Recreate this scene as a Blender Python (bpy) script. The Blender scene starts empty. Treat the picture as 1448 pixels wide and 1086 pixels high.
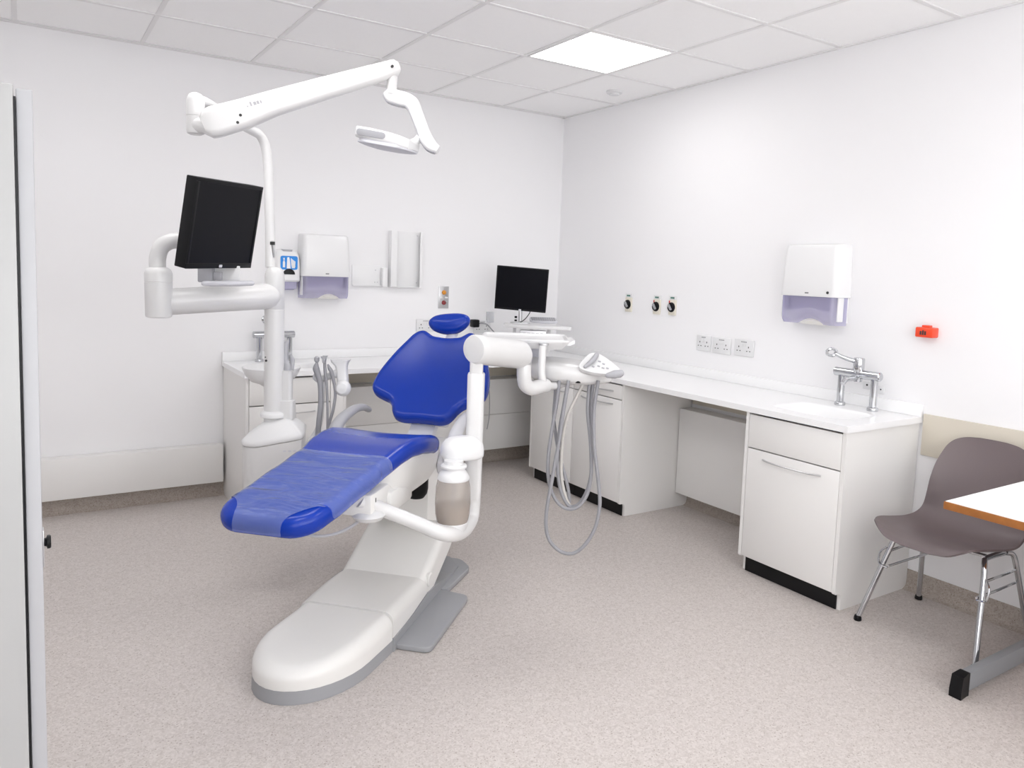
import bpy, bmesh, math, random
from mathutils import Vector, Matrix
random.seed(4)
R = math.radians
scene = bpy.context.scene
col = scene.collection

# ------------------------------------------------------------------ camera
F_PX, YAW, PITCH, ROLL = 1076.181, 0.5818927, -0.0906764, 0.0355276
CAM = Vector((-3.60907, -5.02229, 1.48084))
PPX, PPY = 741.433, 482.769
_d = Vector((math.sin(YAW)*math.cos(PITCH), math.cos(YAW)*math.cos(PITCH), math.sin(PITCH)))
_r = Vector((math.cos(YAW), -math.sin(YAW), 0)); _u = _r.cross(_d)
RV = _r*math.cos(ROLL) + _u*math.sin(ROLL)
UV = -_r*math.sin(ROLL) + _u*math.cos(ROLL)
DV = _d
cd = bpy.data.cameras.new('camera'); cam = bpy.data.objects.new('camera', cd); col.objects.link(cam)
m = Matrix((RV, UV, -DV)).transposed().to_4x4(); m.translation = CAM
cam.matrix_world = m
cd.sensor_width = 36; cd.lens = F_PX/1448*36
cd.shift_x = (724-PPX)/1448; cd.shift_y = (PPY-543)/1448
cd.clip_start = 0.02
scene.camera = cam

# survey helpers: where a sight line meets a known plane of the room
def ray(u, v): return RV*((u-PPX)/F_PX) + UV*((PPY-v)/F_PX) + DV
def at(u, v, d): return CAM + ray(u, v)*d
def onk(u, v, k, val):
    q = ray(u, v); return CAM + q*((val-CAM[k])/q[k])
def onx(u, v, x=0): return onk(u, v, 0, x)
def ony(u, v, y=0): return onk(u, v, 1, y)
def onz(u, v, z=0): return onk(u, v, 2, z)
# chair frame: s runs from foot to head, l to the patient's left (picture right)
CA = R(44); AX = Vector((math.cos(CA), math.sin(CA), 0)); LX = Vector((math.sin(CA), -math.cos(CA), 0))
CO = Vector((-2.893, -2.561, 0)); ZV = Vector((0, 0, 1))
def S(s, l, z): return CO + AX*s + LX*l + ZV*z
def onl(u, v, l):
    q = ray(u, v); c = (CAM-CO).dot(LX); t = (l-c)/q.dot(LX); return CAM + q*t

# --------------------------------------------------------------- materials
MATS = {}
def mat(name, rgb, rough=.5, metal=0, coat=0, spec=.5, bump=0, bscale=60, var=0, vscale=8):
    if name in MATS: return MATS[name]
    mt = bpy.data.materials.new(name); mt.use_nodes = True
    nt = mt.node_tree; b = nt.nodes['Principled BSDF']
    b.inputs['Base Color'].default_value = (*rgb, 1); b.inputs['Roughness'].default_value = rough
    b.inputs['Metallic'].default_value = metal; b.inputs['Coat Weight'].default_value = coat
    b.inputs['Coat Roughness'].default_value = .12
    b.inputs['Specular IOR Level'].default_value = spec
    tc = nt.nodes.new('ShaderNodeTexCoord')
    if var:
        n = nt.nodes.new('ShaderNodeTexNoise'); n.inputs['Scale'].default_value = vscale; n.inputs['Detail'].default_value = 4
        nt.links.new(tc.outputs['Object'], n.inputs['Vector'])
        mx = nt.nodes.new('ShaderNodeMix'); mx.data_type = 'RGBA'
        mx.inputs[6].default_value = (*[c*(1-var) for c in rgb], 1); mx.inputs[7].default_value = (*[min(1, c*(1+var)) for c in rgb], 1)
        nt.links.new(n.outputs['Fac'], mx.inputs[0]); nt.links.new(mx.outputs[2], b.inputs['Base Color'])
    if bump:
        n2 = nt.nodes.new('ShaderNodeTexNoise'); n2.inputs['Scale'].default_value = bscale; n2.inputs['Detail'].default_value = 3
        nt.links.new(tc.outputs['Object'], n2.inputs['Vector'])
        bp = nt.nodes.new('ShaderNodeBump'); bp.inputs['Strength'].default_value = bump; bp.inputs['Distance'].default_value = .002
        nt.links.new(n2.outputs['Fac'], bp.inputs['Height']); nt.links.new(bp.outputs['Normal'], b.inputs['Normal'])
    MATS[name] = mt
    return mt
WALL = mat('wall paint', (.86, .855, .865), .75, bump=.05, bscale=180, var=.006, vscale=3)
CEIL = mat('ceiling tile', (.93, .925, .925), .9, bump=.2, bscale=260, var=.01, vscale=40)
GRID = mat('ceiling grid', (.80, .79, .79), .6, var=.01)
WHITE = mat('white enamel', (.69, .686, .684), .28, coat=.25, var=.008, vscale=5)
WHITE2 = mat('white plastic', (.74, .74, .745), .32, coat=.15, var=.008)
GLOSSW = mat('gloss white plastic', (.82, .82, .825), .3, coat=.2, var=.006)
WARM = mat('ivory moulded plastic', (.80, .79, .768), .35, coat=.15, bump=.02, bscale=300, var=.01, vscale=4)
CAB = mat('cabinet laminate', (.80, .79, .775), .42, var=.006, vscale=3)
TOPM = mat('white worktop', (.87, .87, .875), .28, var=.006, vscale=6)
BLACK = mat('black plinth', (.004, .004, .005), .35, spec=.25, var=.05)
BLKPL = mat('black plastic', (.006, .006, .007), .4, spec=.2, var=.05)
SCREEN = mat('dark screen', (.005, .005, .007), .3, spec=.12, var=.02)
CHROME = mat('chrome', (.60, .61, .63), .08, 1, var=.02)
STEEL = mat('brushed steel', (.62, .62, .63), .35, 1, var=.03, vscale=30)
GREYM = mat('grey base paint', (.33, .335, .35), .45, var=.02, vscale=10)
GREYP = mat('grey plastic', (.39, .39, .415), .42, var=.01)
LGREY = mat('light grey plastic', (.62, .62, .66), .4, var=.01)
HOSE = mat('grey hose', (.29, .29, .31), .45, var=.03, vscale=40)
BEIGEH = mat('beige hose', (.55, .53, .50), .45, var=.03, vscale=40)
BLUE = mat('blue vinyl', (.0015, .033, .34), .24, spec=.33, bump=.04, bscale=220, var=.04, vscale=6)
MAUVE = mat('mauve plastic', (.145, .114, .117), .42, bump=.03, bscale=250, var=.015, vscale=6)
WOODE = mat('oak edging', (.33, .12, .025), .4, var=.25, vscale=30)
BEIGE = mat('beige wall guard', (.66, .61, .52), .5, var=.01)
IVORY = mat('cream plate', (.74, .70, .60), .4, var=.01)
ORANGE = mat('orange red plastic', (.82, .06, .012), .35, coat=.3, var=.02)
RED = mat('red plastic', (.55, .01, .01), .4, var=.02)
GREEN = mat('green label', (.01, .14, .10), .5, var=.02)
DARK = mat('dark mark', (.03, .03, .03), .6, var=.02)
MIDGR = mat('grey print', (.22, .22, .23), .6, var=.02)
STICK = mat('blue sticker', (.01, .24, .72), .45, var=.02)
AMBER = mat('amber lamp', (.65, .26, .02), .3, coat=.4, var=.03)
MAROON = mat('maroon lamp', (.22, .01, .015), .3, coat=.4, var=.03)
STEELB = mat('blue grey bar', (.27, .28, .295), .45, var=.02)
PAPER = mat('paper towel', (.82, .80, .76), .9, bump=.1, bscale=120, var=.01)
ALU = mat('door edge grey', (.37, .37, .385), .4, var=.008)
LACQ = mat('cupboard lacquer', (.36, .36, .358), .35, var=.006)

def clear(name, rgb, fac, rough=.15):
    mt = bpy.data.materials.new(name); mt.use_nodes = True; nt = mt.node_tree
    b = nt.nodes['Principled BSDF']; b.inputs['Base Color'].default_value = (*rgb, 1); b.inputs['Roughness'].default_value = rough
    tr = nt.nodes.new('ShaderNodeBsdfTransparent'); tr.inputs[0].default_value = (*[min(1, c*.5+.5) for c in rgb], 1)
    mx = nt.nodes.new('ShaderNodeMixShader'); mx.inputs[0].default_value = fac
    nt.links.new(tr.outputs[0], mx.inputs[1]); nt.links.new(b.outputs[0], mx.inputs[2])
    nt.links.new(mx.outputs[0], nt.nodes['Material Output'].inputs['Surface'])
    return mt
LILAC = clear('lilac clear plastic', (.66, .64, .82), .50)
BOTTLE = clear('smoked bottle plastic', (.60, .55, .51), .40, .15)
WATER = mat('bottle water', (.40, .33, .27), .3, var=.02)
GLASSY = clear('clear acrylic', (.85, .86, .88), .35)
COVER = bpy.data.materials.new('clear vinyl cover'); COVER.use_nodes = True; nt = COVER.node_tree
pb = nt.nodes['Principled BSDF']; pb.inputs['Base Color'].default_value = (.36, .46, .95, 1); pb.inputs['Roughness'].default_value = .5; pb.inputs['Specular IOR Level'].default_value = 0
tr = nt.nodes.new('ShaderNodeBsdfTransparent'); m1 = nt.nodes.new('ShaderNodeMixShader'); m1.inputs[0].default_value = .24
gl = nt.nodes.new('ShaderNodeBsdfGlossy'); gl.inputs['Roughness'].default_value = .16; fr = nt.nodes.new('ShaderNodeFresnel'); fr.inputs[0].default_value = 1.28
m2 = nt.nodes.new('ShaderNodeMixShader')
nt.links.new(tr.outputs[0], m1.inputs[1]); nt.links.new(pb.outputs[0], m1.inputs[2]); nt.links.new(fr.outputs[0], m2.inputs[0])
nt.links.new(m1.outputs[0], m2.inputs[1]); nt.links.new(gl.outputs[0], m2.inputs[2]); nt.links.new(m2.outputs[0], nt.nodes['Material Output'].inputs['Surface'])
# wrinkles of the clear cover
nt = COVER.node_tree; tc = nt.nodes.new('ShaderNodeTexCoord'); mp = nt.nodes.new('ShaderNodeMapping')
mp.inputs['Rotation'].default_value = (0, 0, R(-20)); mp.inputs['Scale'].default_value = (9, 2.6, 4)
nz = nt.nodes.new('ShaderNodeTexNoise'); nz.inputs['Scale'].default_value = 2.2; nz.inputs['Detail'].default_value = 2.5; nz.inputs['Distortion'].default_value = .6
bp = nt.nodes.new('ShaderNodeBump'); bp.inputs['Strength'].default_value = .75; bp.inputs['Distance'].default_value = .03
nt.links.new(tc.outputs['Object'], mp.inputs[0]); nt.links.new(mp.outputs[0], nz.inputs['Vector'])
nt.links.new(nz.outputs['Fac'], bp.inputs['Height']); [nt.links.new(bp.outputs['Normal'], q.inputs['Normal']) for q in (pb, gl, fr)]

def speckle(name, c1, c2, dark, light, bump=.12):
    mt = bpy.data.materials.new(name); mt.use_nodes = True; nt = mt.node_tree; b = nt.nodes['Principled BSDF']
    b.inputs['Roughness'].default_value = .55; b.inputs['Specular IOR Level'].default_value = .35
    tc = nt.nodes.new('ShaderNodeTexCoord')
    n = nt.nodes.new('ShaderNodeTexNoise'); n.inputs['Scale'].default_value = 75; n.inputs['Detail'].default_value = 3; n.inputs['Distortion'].default_value = 1.6
    nt.links.new(tc.outputs['Object'], n.inputs['Vector'])
    rp = nt.nodes.new('ShaderNodeValToRGB'); rp.color_ramp.elements[0].position = .36; rp.color_ramp.elements[1].position = .62
    rp.color_ramp.elements[0].color = (*c1, 1); rp.color_ramp.elements[1].color = (*c2, 1)
    nt.links.new(n.outputs['Fac'], rp.inputs[0])
    last = rp.outputs[0]
    for sc, th, cc in ((70, .17, dark), (95, .14, light)):
        v = nt.nodes.new('ShaderNodeTexVoronoi'); v.inputs['Scale'].default_value = sc
        nt.links.new(tc.outputs['Object'], v.inputs['Vector'])
        lt = nt.nodes.new('ShaderNodeMath'); lt.operation = 'LESS_THAN'; lt.inputs[1].default_value = th
        nt.links.new(v.outputs['Distance'], lt.inputs[0])
        mu = nt.nodes.new('ShaderNodeMath'); mu.operation = 'MULTIPLY'; mu.inputs[1].default_value = .75
        nt.links.new(lt.outputs[0], mu.inputs[0])
        mx = nt.nodes.new('ShaderNodeMix'); mx.data_type = 'RGBA'; mx.inputs[7].default_value = (*cc, 1)
        nt.links.new(mu.outputs[0], mx.inputs[0]); nt.links.new(last, mx.inputs[6]); last = mx.outputs[2]
    nt.links.new(last, b.inputs['Base Color'])
    bp = nt.nodes.new('ShaderNodeBump'); bp.inputs['Strength'].default_value = bump; bp.inputs['Distance'].default_value = .002
    nt.links.new(n.outputs['Fac'], bp.inputs['Height']); nt.links.new(bp.outputs['Normal'], b.inputs['Normal'])
    return mt
FLOOR = speckle('speckled vinyl floor', (.48, .435, .41), (.60, .555, .53), (.31, .265, .235), (.69, .655, .635))
SKIRT = speckle('speckled vinyl skirting', (.35, .30, .26), (.46, .41, .37), (.20, .165, .13), (.55, .51, .47))

def emis(name, rgb, st):
    mt = bpy.data.materials.new(name); mt.use_nodes = True; nt = mt.node_tree
    e = nt.nodes.new('ShaderNodeEmission'); e.inputs[0].default_value = (*rgb, 1); e.inputs[1].default_value = st
    nt.links.new(e.outputs[0], nt.nodes['Material Output'].inputs['Surface']); return mt
LAMP = emis('lit diffuser', (1, .99, .985), 4.1)
FILL = emis('fill light glow', (.97, .985, 1), 2.4)  # glow of the added panes, fill light for the room

# ------------------------------------------------------------ mesh builder
def catmull(pts, n=8):
    P = [Vector(p) for p in pts]
    if len(P) < 3: return P
    out = []
    Q = [P[0]*2-P[1]] + P + [P[-1]*2-P[-2]]
    for i in range(1, len(Q)-2):
        a, b, c, d = Q[i-1:i+3]
        for k in range(n):
            t = k/n
            out.append(.5*((2*b)+(c-a)*t+(2*a-5*b+4*c-d)*t*t+(3*b-a-3*c+d)*t**3))
    out.append(P[-1]); return out
def frame(o, x=None, y=None, z=None):
    if z is None: z = Vector(x).cross(Vector(y))
    z = Vector(z).normalized()
    if x is None:
        y = Vector(y); x = y.cross(z)
    x = Vector(x); x = (x - z*x.dot(z)).normalized(); y = z.cross(x)
    M = Matrix((x, y, z)).transposed().to_4x4(); M.translation = Vector(o); return M
def zto(o, axis):
    z = Vector(axis).normalized(); x = Vector((1, 0, 0)) if abs(z.x) < .8 else Vector((0, 1, 0))
    return frame(o, x=x, z=z)
class B:
    def __init__(self): self.bm = bmesh.new()
    def merge(self, t, M=None):
        if M is not None: t.transform(M)
        me = bpy.data.meshes.new('tmp'); t.to_mesh(me); t.free(); self.bm.from_mesh(me); bpy.data.meshes.remove(me); return self
    def box(self, x0, x1, y0, y1, z0, z1, bev=.002, M=None, seg=2):
        t = bmesh.new(); bmesh.ops.create_cube(t, size=1)
        for v in t.verts: v.co = Vector(((x0+x1)/2+v.co.x*(x1-x0), (y0+y1)/2+v.co.y*(y1-y0), (z0+z1)/2+v.co.z*(z1-z0)))
        if bev: bmesh.ops.bevel(t, geom=t.edges[:], offset=min(bev, .49*min(abs(x1-x0), abs(y1-y0), abs(z1-z0))), segments=seg, affect='EDGES', profile=.5)
        bmesh.ops.recalc_face_normals(t, faces=t.faces)
        return self.merge(t, M)
    def rings(self, rs, cap0=True, cap1=True, closed=True):
        t = bmesh.new(); vs = [[t.verts.new(p) for p in r] for r in rs]
        for a, b in zip(vs[:-1], vs[1:]):
            n = len(a)
            for i in range(n if closed else n-1):
                t.faces.new((a[i], a[(i+1) % n], b[(i+1) % n], b[i]))
        if cap0: t.faces.new(vs[0][::-1])
        if cap1: t.faces.new(vs[-1])
        bmesh.ops.recalc_face_normals(t, faces=t.faces)
        return self.merge(t)
    def tube(self, pts, r, n=14, k=8, smooth=True, flat=1.0, roundcap=False, xhint=None):
        P = catmull(pts, k) if smooth else [Vector(p) for p in pts]
        if isinstance(r, (int, float)): rr = [r]*len(P)
        else:
            rr = []
            for i in range(len(P)):
                f = i/(len(P)-1)*(len(r)-1); j = min(int(f), len(r)-2); rr.append(r[j]+(r[j+1]-r[j])*(f-j))
        T = [((P[min(i+1, len(P)-1)]-P[max(i-1, 0)])).normalized() for i in range(len(P))]
        if roundcap:
            a = []; 
            for e in (0, -1):
                sgn = -1 if e == 0 else 1; ps = []
                for q in (30, 55, 75, 88):
                    ps.append((P[e]+T[e]*sgn*rr[e]*math.sin(R(q)), T[e], rr[e]*math.cos(R(q))))
                a.append(ps)
            P = [x[0] for x in a[0][::-1]] + P + [x[0] for x in a[1]]
            T = [x[1] for x in a[0]] + T + [x[1] for x in a[1]]
            rr = [x[2] for x in a[0][::-1]] + rr + [x[2] for x in a[1]]
        x = Vector(xhint) if xhint else (Vector((0, 0, 1)) if abs(T[0].z) < .9 else Vector((1, 0, 0)))
        rs = []
        for p, t, ra in zip(P, T, rr):
            x = (x - t*x.dot(t)).normalized(); y = t.cross(x)
            rs.append([p + (x*math.cos(2*math.pi*i/n)*flat + y*math.sin(2*math.pi*i/n))*ra for i in range(n)])
        return self.rings(rs)
    def lathe(self, prof, M=None, n=32, sx=1, sy=1):
        rs = [[Vector((max(r, 1e-5)*math.cos(2*math.pi*i/n)*sx, max(r, 1e-5)*math.sin(2*math.pi*i/n)*sy, z)) for i in range(n)] for r, z in prof]
        if M is not None: rs = [[M @ p for p in q] for q in rs]
        return self.rings(rs)
    def cyl(self, o, axis, r, h, bev=.001, n=28):
        return self.lathe([(r-bev, 0), (r, bev), (r, h-bev), (r-bev, h)], zto(o, axis), n)
    def prism(self, pts, h, M=None, bev=0):
        t = bmesh.new(); f = t.faces.new([t.verts.new((p[0], p[1], 0)) for p in pts])
        e = bmesh.ops.extrude_face_region(t, geom=[f]); bmesh.ops.translate(t, verts=[v for v in e['geom'] if isinstance(v, bmesh.types.BMVert)], vec=(0, 0, h))
        bmesh.ops.recalc_face_normals(t, faces=t.faces)
        if bev: bmesh.ops.bevel(t, geom=t.edges[:], offset=bev, segments=3, affect='EDGES', profile=.5, clamp_overlap=True)
        return self.merge(t, M)
    def cushion(self, outline, fn, thick, er, dome=0, ctr=None, nr=7, inner=(.85, .68, .5, .32, .15)):
        n = len(outline); O = [Vector((p[0], p[1])) for p in outline]
        area = sum(O[i].x*O[(i+1) % n].y-O[(i+1) % n].x*O[i].y for i in range(n))
        if area < 0: O = O[::-1]
        c = Vector(ctr) if ctr else sum(O, Vector((0, 0)))/n
        N = []
        for i in range(n):
            d = (O[(i+1) % n]-O[i-1]).normalized(); N.append(Vector((d.y, -d.x)))
        rs = []
        hb = thick/2-er
        ring = lambda ins, h: [fn(*(O[i]-N[i]*ins), h) for i in range(n)]
        inn = [O[i]-N[i]*er for i in range(n)]
        for f in inner[::-1]: rs.append([fn(*(c+(q-c)*f), -thick/2) for q in inn])
        for k in range(nr+1):
            a = -math.pi/2+k/nr*math.pi/2; rs.append(ring(er*(1-math.cos(a)), -hb+er*math.sin(a)))
        for k in range(nr+1):
            a = k/nr*math.pi/2; rs.append(ring(er*(1-math.cos(a)), hb+er*math.sin(a)))
        for f in inner: rs.append([fn(*(c+(q-c)*f), thick/2+dome*(1-f*f)) for q in inn])
        rs[-1] = rs[-1]
        return self.rings(rs)
    def obj(self, name, material, parent=None, label=None, sharp=38, kind=None):
        bm = self.bm
        if parent is not None: bm.transform(parent.matrix_basis.inverted() if parent.parent is None else (parent.parent.matrix_basis).inverted())
        me = bpy.data.meshes.new(name); bm.to_mesh(me); bm.free()
        me.polygons.foreach_set('use_smooth', [True]*len(me.polygons)); me.set_sharp_from_angle(angle=R(sharp))
        me.materials.append(material)
        o = bpy.data.objects.new(name, me); col.objects.link(o)
        if parent is not None: o.parent = parent
        if label: o['label'] = label
        if kind: o['kind'] = kind
        return o
def thing(name, label, cat, loc, rz=0, group=None):
    o = bpy.data.objects.new(name, None); col.objects.link(o); o.empty_display_size = .1
    o.location = loc; o.rotation_euler = (0, 0, rz); o.matrix_basis = Matrix.Translation(Vector(loc)) @ Matrix.Rotation(rz, 4, 'Z')
    o['label'] = label; o['category'] = cat
    if group: o['group'] = group
    return o
def tag(o, label, cat, group=None):
    o['label'] = label; o['category'] = cat
    if group: o['group'] = group
    return o
def struct(name, b, m): return b.obj(name, m, None, kind='structure')
def rrect(w, h, r, n=6, cx=0, cy=0):
    out = []
    for (sx, sy, a0) in ((1, 1, 0), (-1, 1, 90), (-1, -1, 180), (1, -1, 270)):
        for k in range(n+1):
            a = R(a0+90*k/n); out.append((cx+sx*(w/2-r)+r*math.cos(a), cy+sy*(h/2-r)+r*math.sin(a)))
    return out
def smooth2(pts, n=5):
    P = [Vector((p[0], p[1], 0)) for p in pts]; m_ = len(P); out = []
    for i in range(m_):
        a, b, c, d = P[i-1], P[i], P[(i+1) % m_], P[(i+2) % m_]
        for k in range(n):
            t = k/n; q = .5*((2*b)+(c-a)*t+(2*a-5*b+4*c-d)*t*t+(3*b-a-3*c+d)*t**3); out.append((q.x, q.y))
    return out
def lerp(xs, ys, x):
    if x <= xs[0]: return ys[0]
    for i in range(len(xs)-1):
        if x <= xs[i+1]:
            f = (x-xs[i])/(xs[i+1]-xs[i]); f = f*f*(3-2*f)*.35+f*.65
            return ys[i]+(ys[i+1]-ys[i])*f
    return ys[-1]

# =================================================================== ROOM
H = 2.7117; XL, YB = -4.35, -6.4
struct('floor', B().box(XL-.1, .1, YB-.1, .1, -.1, 0, 0), FLOOR)
struct('wall_back', B().box(XL-.1, .1, 0, .1, 0, H, 0), WALL)
struct('wall_right', B().box(0, .1, YB-.1, 0, 0, H, 0), WALL)
struct('wall_left', B().box(XL-.1, XL, YB-.1, 0, 0, H, 0), WALL)
struct('wall_front', B().box(XL, 0, YB-.1, YB, 0, H, 0), WALL)
AXG, AYG, TG = 0.5926, 0.6482, 0.6070
XG = [-(AXG+TG*i) for i in range(-1, 8)]; YG = [-(AYG+TG*j) for j in range(-1, 11)]
ceil_ = struct('ceiling', B().box(XL-.1, .1, YB-.1, .1, H, H+.1, 0), CEIL)
g = B()
for x in XG:
    if XL < x < 0: g.box(x-.012, x+.012, YB, 0, H-.004, H+.002, .001)
for y in YG:
    if YB < y < 0: g.box(XL, 0, y-.012, y+.012, H-.0045, H+.002, .001)
g.box(-.022, 0, YB, 0, H-.006, H+.002, .001); g.box(XL, 0, -.022, 0, H-.006, H+.002, .001)
g.obj('ceiling_grid', GRID, ceil_)

def ceiling_light(i, j, label):
    x0, x1 = XG[i+2]+.012, XG[i+1]-.012; y0, y1 = YG[j+2]+.012, YG[j+1]-.012
    t = thing('ceiling_light', label, 'ceiling light', ((x0+x1)/2, (y0+y1)/2, H-.006), 0, 'square ceiling light panels')
    f = B(); w = .012
    for a in ((x0, x1, y0, y0+w), (x0, x1, y1-w, y1), (x0, x0+w, y0+w, y1-w), (x1-w, x1, y0+w, y1-w)): f.box(*a, H-.006, H-.0005, .0008)
    f.obj('frame', GRID, t); B().box(x0+w, x1-w, y0+w, y1-w, H-.004, H-.001, 0).obj('diffuser', LAMP, t)
ceiling_light(0, 1, 'lit square ceiling light panel above the worktop corner')
ceiling_light(4, 1, 'added square fill light panel above the low boxing along the back wall')  # added out of view to brighten the left wall and ceiling
ceiling_light(3, 2, 'added square fill light panel above the leg rest of the blue treatment chair')  # unseen panel, added so the backrest picks up a highlight
ceiling_light(4, 4, 'added square fill light panel above the floor beside the tall cupboard')  # this panel and those after it are unseen additions that lift the brightness
ceiling_light(1, 5, 'added square fill light panel above the floor in front of the white topped table')
ceiling_light(1, 8, 'added square fill light panel at the rear right of the room')
ceiling_light(4, 8, 'added square fill light panel at the rear left of the room')
sd = onz(869, 129, H)
t = thing('smoke_detector', 'small round white sensor on the ceiling near the corner', 'smoke detector', (sd.x, sd.y, H))
B().lathe([(.055, 0), (.055, -.012), (.05, -.016), (.01, -.018)], Matrix.Translation((sd.x, sd.y, H))).obj('sensor_base', WHITE2, t)
B().lathe([(.035, -.016), (.033, -.026), (.01, -.03)], Matrix.Translation((sd.x, sd.y, H))).obj('sensor_head', WHITE2, t)

def window(name, M, w, h, n):  # framed glowing panes, added out of view to light the room
    f = B()
    for a in ((-w/2, w/2, 0, .06), (-w/2, w/2, h-.06, h), (-w/2, -w/2+.06, .06, h-.06), (w/2-.06, w/2, .06, h-.06)): f.box(*a, 0, .05, .004, M)
    for k in range(1, n): f.box(-w/2+k*w/n-.025, -w/2+k*w/n+.025, .06, h-.06, 0, .05, .004, M)
    f.box(-w/2-.04, w/2+.04, -.035, 0, 0, .14, .006, M)
    o = struct(name, f, GRID)
    for k in range(n): B().box(-w/2+k*w/n+.04, -w/2+(k+1)*w/n-.04, .05, h-.05, .008, .014, 0, M).obj('fill_pane', FILL, o)
window('fill_window_1', frame((-2.3, YB, .95), y=ZV, z=(0, 1, 0)), 3.4, 1.45, 4)  # made-up window on an unseen wall, fill from behind the camera
window('fill_window_2', frame((XL, -5.3, .95), y=ZV, z=(1, 0, 0)), 1.2, 1.45, 2)  # second made-up window, side fill for the right hand fronts

# skirtings (coved vinyl), pipe boxing, wall guard
def coved(a, b, nrm, hh=.095):
    a, b, nrm = Vector(a), Vector(b), Vector(nrm); pr = [(0, 0), (.04, 0), (.022, .006), (.010, .018), (.005, .036), (.004, hh), (0, hh)]
    return B().rings([[q+nrm*x+ZV*(z+.0005) for x, z in pr] for q in (a, b)])
struct('baseboard_back', coved((XL, -.0005, 0), (-.04, -.0005, 0), (0, -1, 0)), SKIRT)
struct('baseboard_right', coved((-.0005, -.04, 0), (-.0005, YB, 0), (-1, 0, 0)), SKIRT)
struct('trim_1', B().box(XL+.001, -2.590, -.085, -.0055, .102, .338, .003), CAB)          # low boxing, back wall left
struct('trim_2', B().box(-1.974, -.125, -.15, -.0055, .13, .398, .003).box(-1.974, -.125, -.15, -.0055, .4005, .667, .003), CAB)                  # boxing under the back worktop
struct('trim_3', B().box(-.12, -.0055, -2.478, -1.556, .099, .650, .003), CAB)              # boxing under the right worktop
struct('trim_4', B().box(-.012, -.0005, YB, -3.062, .672, .872, .003), BEIGE)            # wall guard

struct('trim_5', B().box(-.012, -.0005, -2.478, -1.556, .672, .80, .002), BEIGE)
struct('trim_6', B().box(-1.974, -.02, -.012, -.0005, .672, .80, .002), BEIGE)
# ============================================================== WORKTOP
ZT, ZB = .855, .826
def slab(rects, holes, z0, z1):
    """flat slab made of grid cells, with holes"""
    xs = sorted({round(v, 4) for r_ in rects+holes for v in r_[:2]}); ys = sorted({round(v, 4) for r_ in rects+holes for v in r_[2:]})
    inside = lambda x, y: any(r_[0] < x < r_[1] and r_[2] < y < r_[3] for r_ in rects) and not any(h_[0] < x < h_[1] and h_[2] < y < h_[3] for h_ in holes)
    t = bmesh.new()
    cells = {}
    for i in range(len(xs)-1):
        for j in range(len(ys)-1):
            if inside((xs[i]+xs[i+1])/2, (ys[j]+ys[j+1])/2): cells[i, j] = 1
    V = {}
    def v(i, j, z):
        if (i, j, z) not in V: V[i, j, z] = t.verts.new((xs[i], ys[j], z))
        return V[i, j, z]
    for i, j in cells:
        t.faces.new((v(i, j, z1), v(i+1, j, z1), v(i+1, j+1, z1), v(i, j+1, z1)))
        t.faces.new((v(i, j, z0), v(i, j+1, z0), v(i+1, j+1, z0), v(i+1, j, z0)))
        for (di, dj, a, b_) in ((-1, 0, (0, 0), (0, 1)), (1, 0, (1, 1), (1, 0)), (0, -1, (1, 0), (0, 0)), (0, 1, (0, 1), (1, 1))):
            if (i+di, j+dj) not in cells:
                t.faces.new((v(i+a[0], j+a[1], z0), v(i+a[0], j+a[1], z1), v(i+b_[0], j+b_[1], z1), v(i+b_[0], j+b_[1], z0)))
    bmesh.ops.recalc_face_normals(t, faces=t.faces)
    return t
basinR = (-.505, -.165, -2.965, -2.515); basinL = (-2.53, -2.08, -.50, -.165)
wt = thing('worktop', 'long white L shaped worktop with upstand running around the corner', 'worktop', (-.3, -.3, ZB))
t = slab([(-2.582, -.001, -.602, -.001), (-.602, -.001, -3.056, -.602)], [basinR, basinL], ZB, ZT)
b = B(); b.merge(t); b.obj('top_slab', TOPM, wt)
b = B(); b.box(-2.582, -.022, -.022, -.001, ZT, .914, .003); b.box(-.022, -.001, -3.056, -.001, ZT, .914, .003); b.obj('upstand', TOPM, wt)
def basin(rc):
    x0, x1, y0, y1 = rc; cx, cy = (x0+x1)/2, (y0+y1)/2; n = 8
    def sq(w, h):
        base = rrect(2, 2, .999, n)
        out = []
        for px, py in base:
            k = 1/max(abs(px), abs(py)); out.append((px*k*w/2, py*k*h/2))
        return out
    def ring(ins, r, z):
        return [Vector((cx+p[0], cy+p[1], z)) for p in rrect(x1-x0-2*ins, y1-y0-2*ins, r, n)]
    rs = [[Vector((cx+p[0], cy+p[1], ZT)) for p in sq(x1-x0, y1-y0)], ring(.012, .07, ZT), ring(.020, .066, ZT-.003), ring(.026, .062, ZT-.012), ring(.034, .058, ZT-.10), ring(.05, .05, ZT-.125), ring(.10, .04, ZT-.132)]
    return B().rings(rs, cap0=False)
basin(basinR).obj('sink_basin', TOPM, wt); basin(basinL).obj('sink_basin', TOPM, wt)

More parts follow.
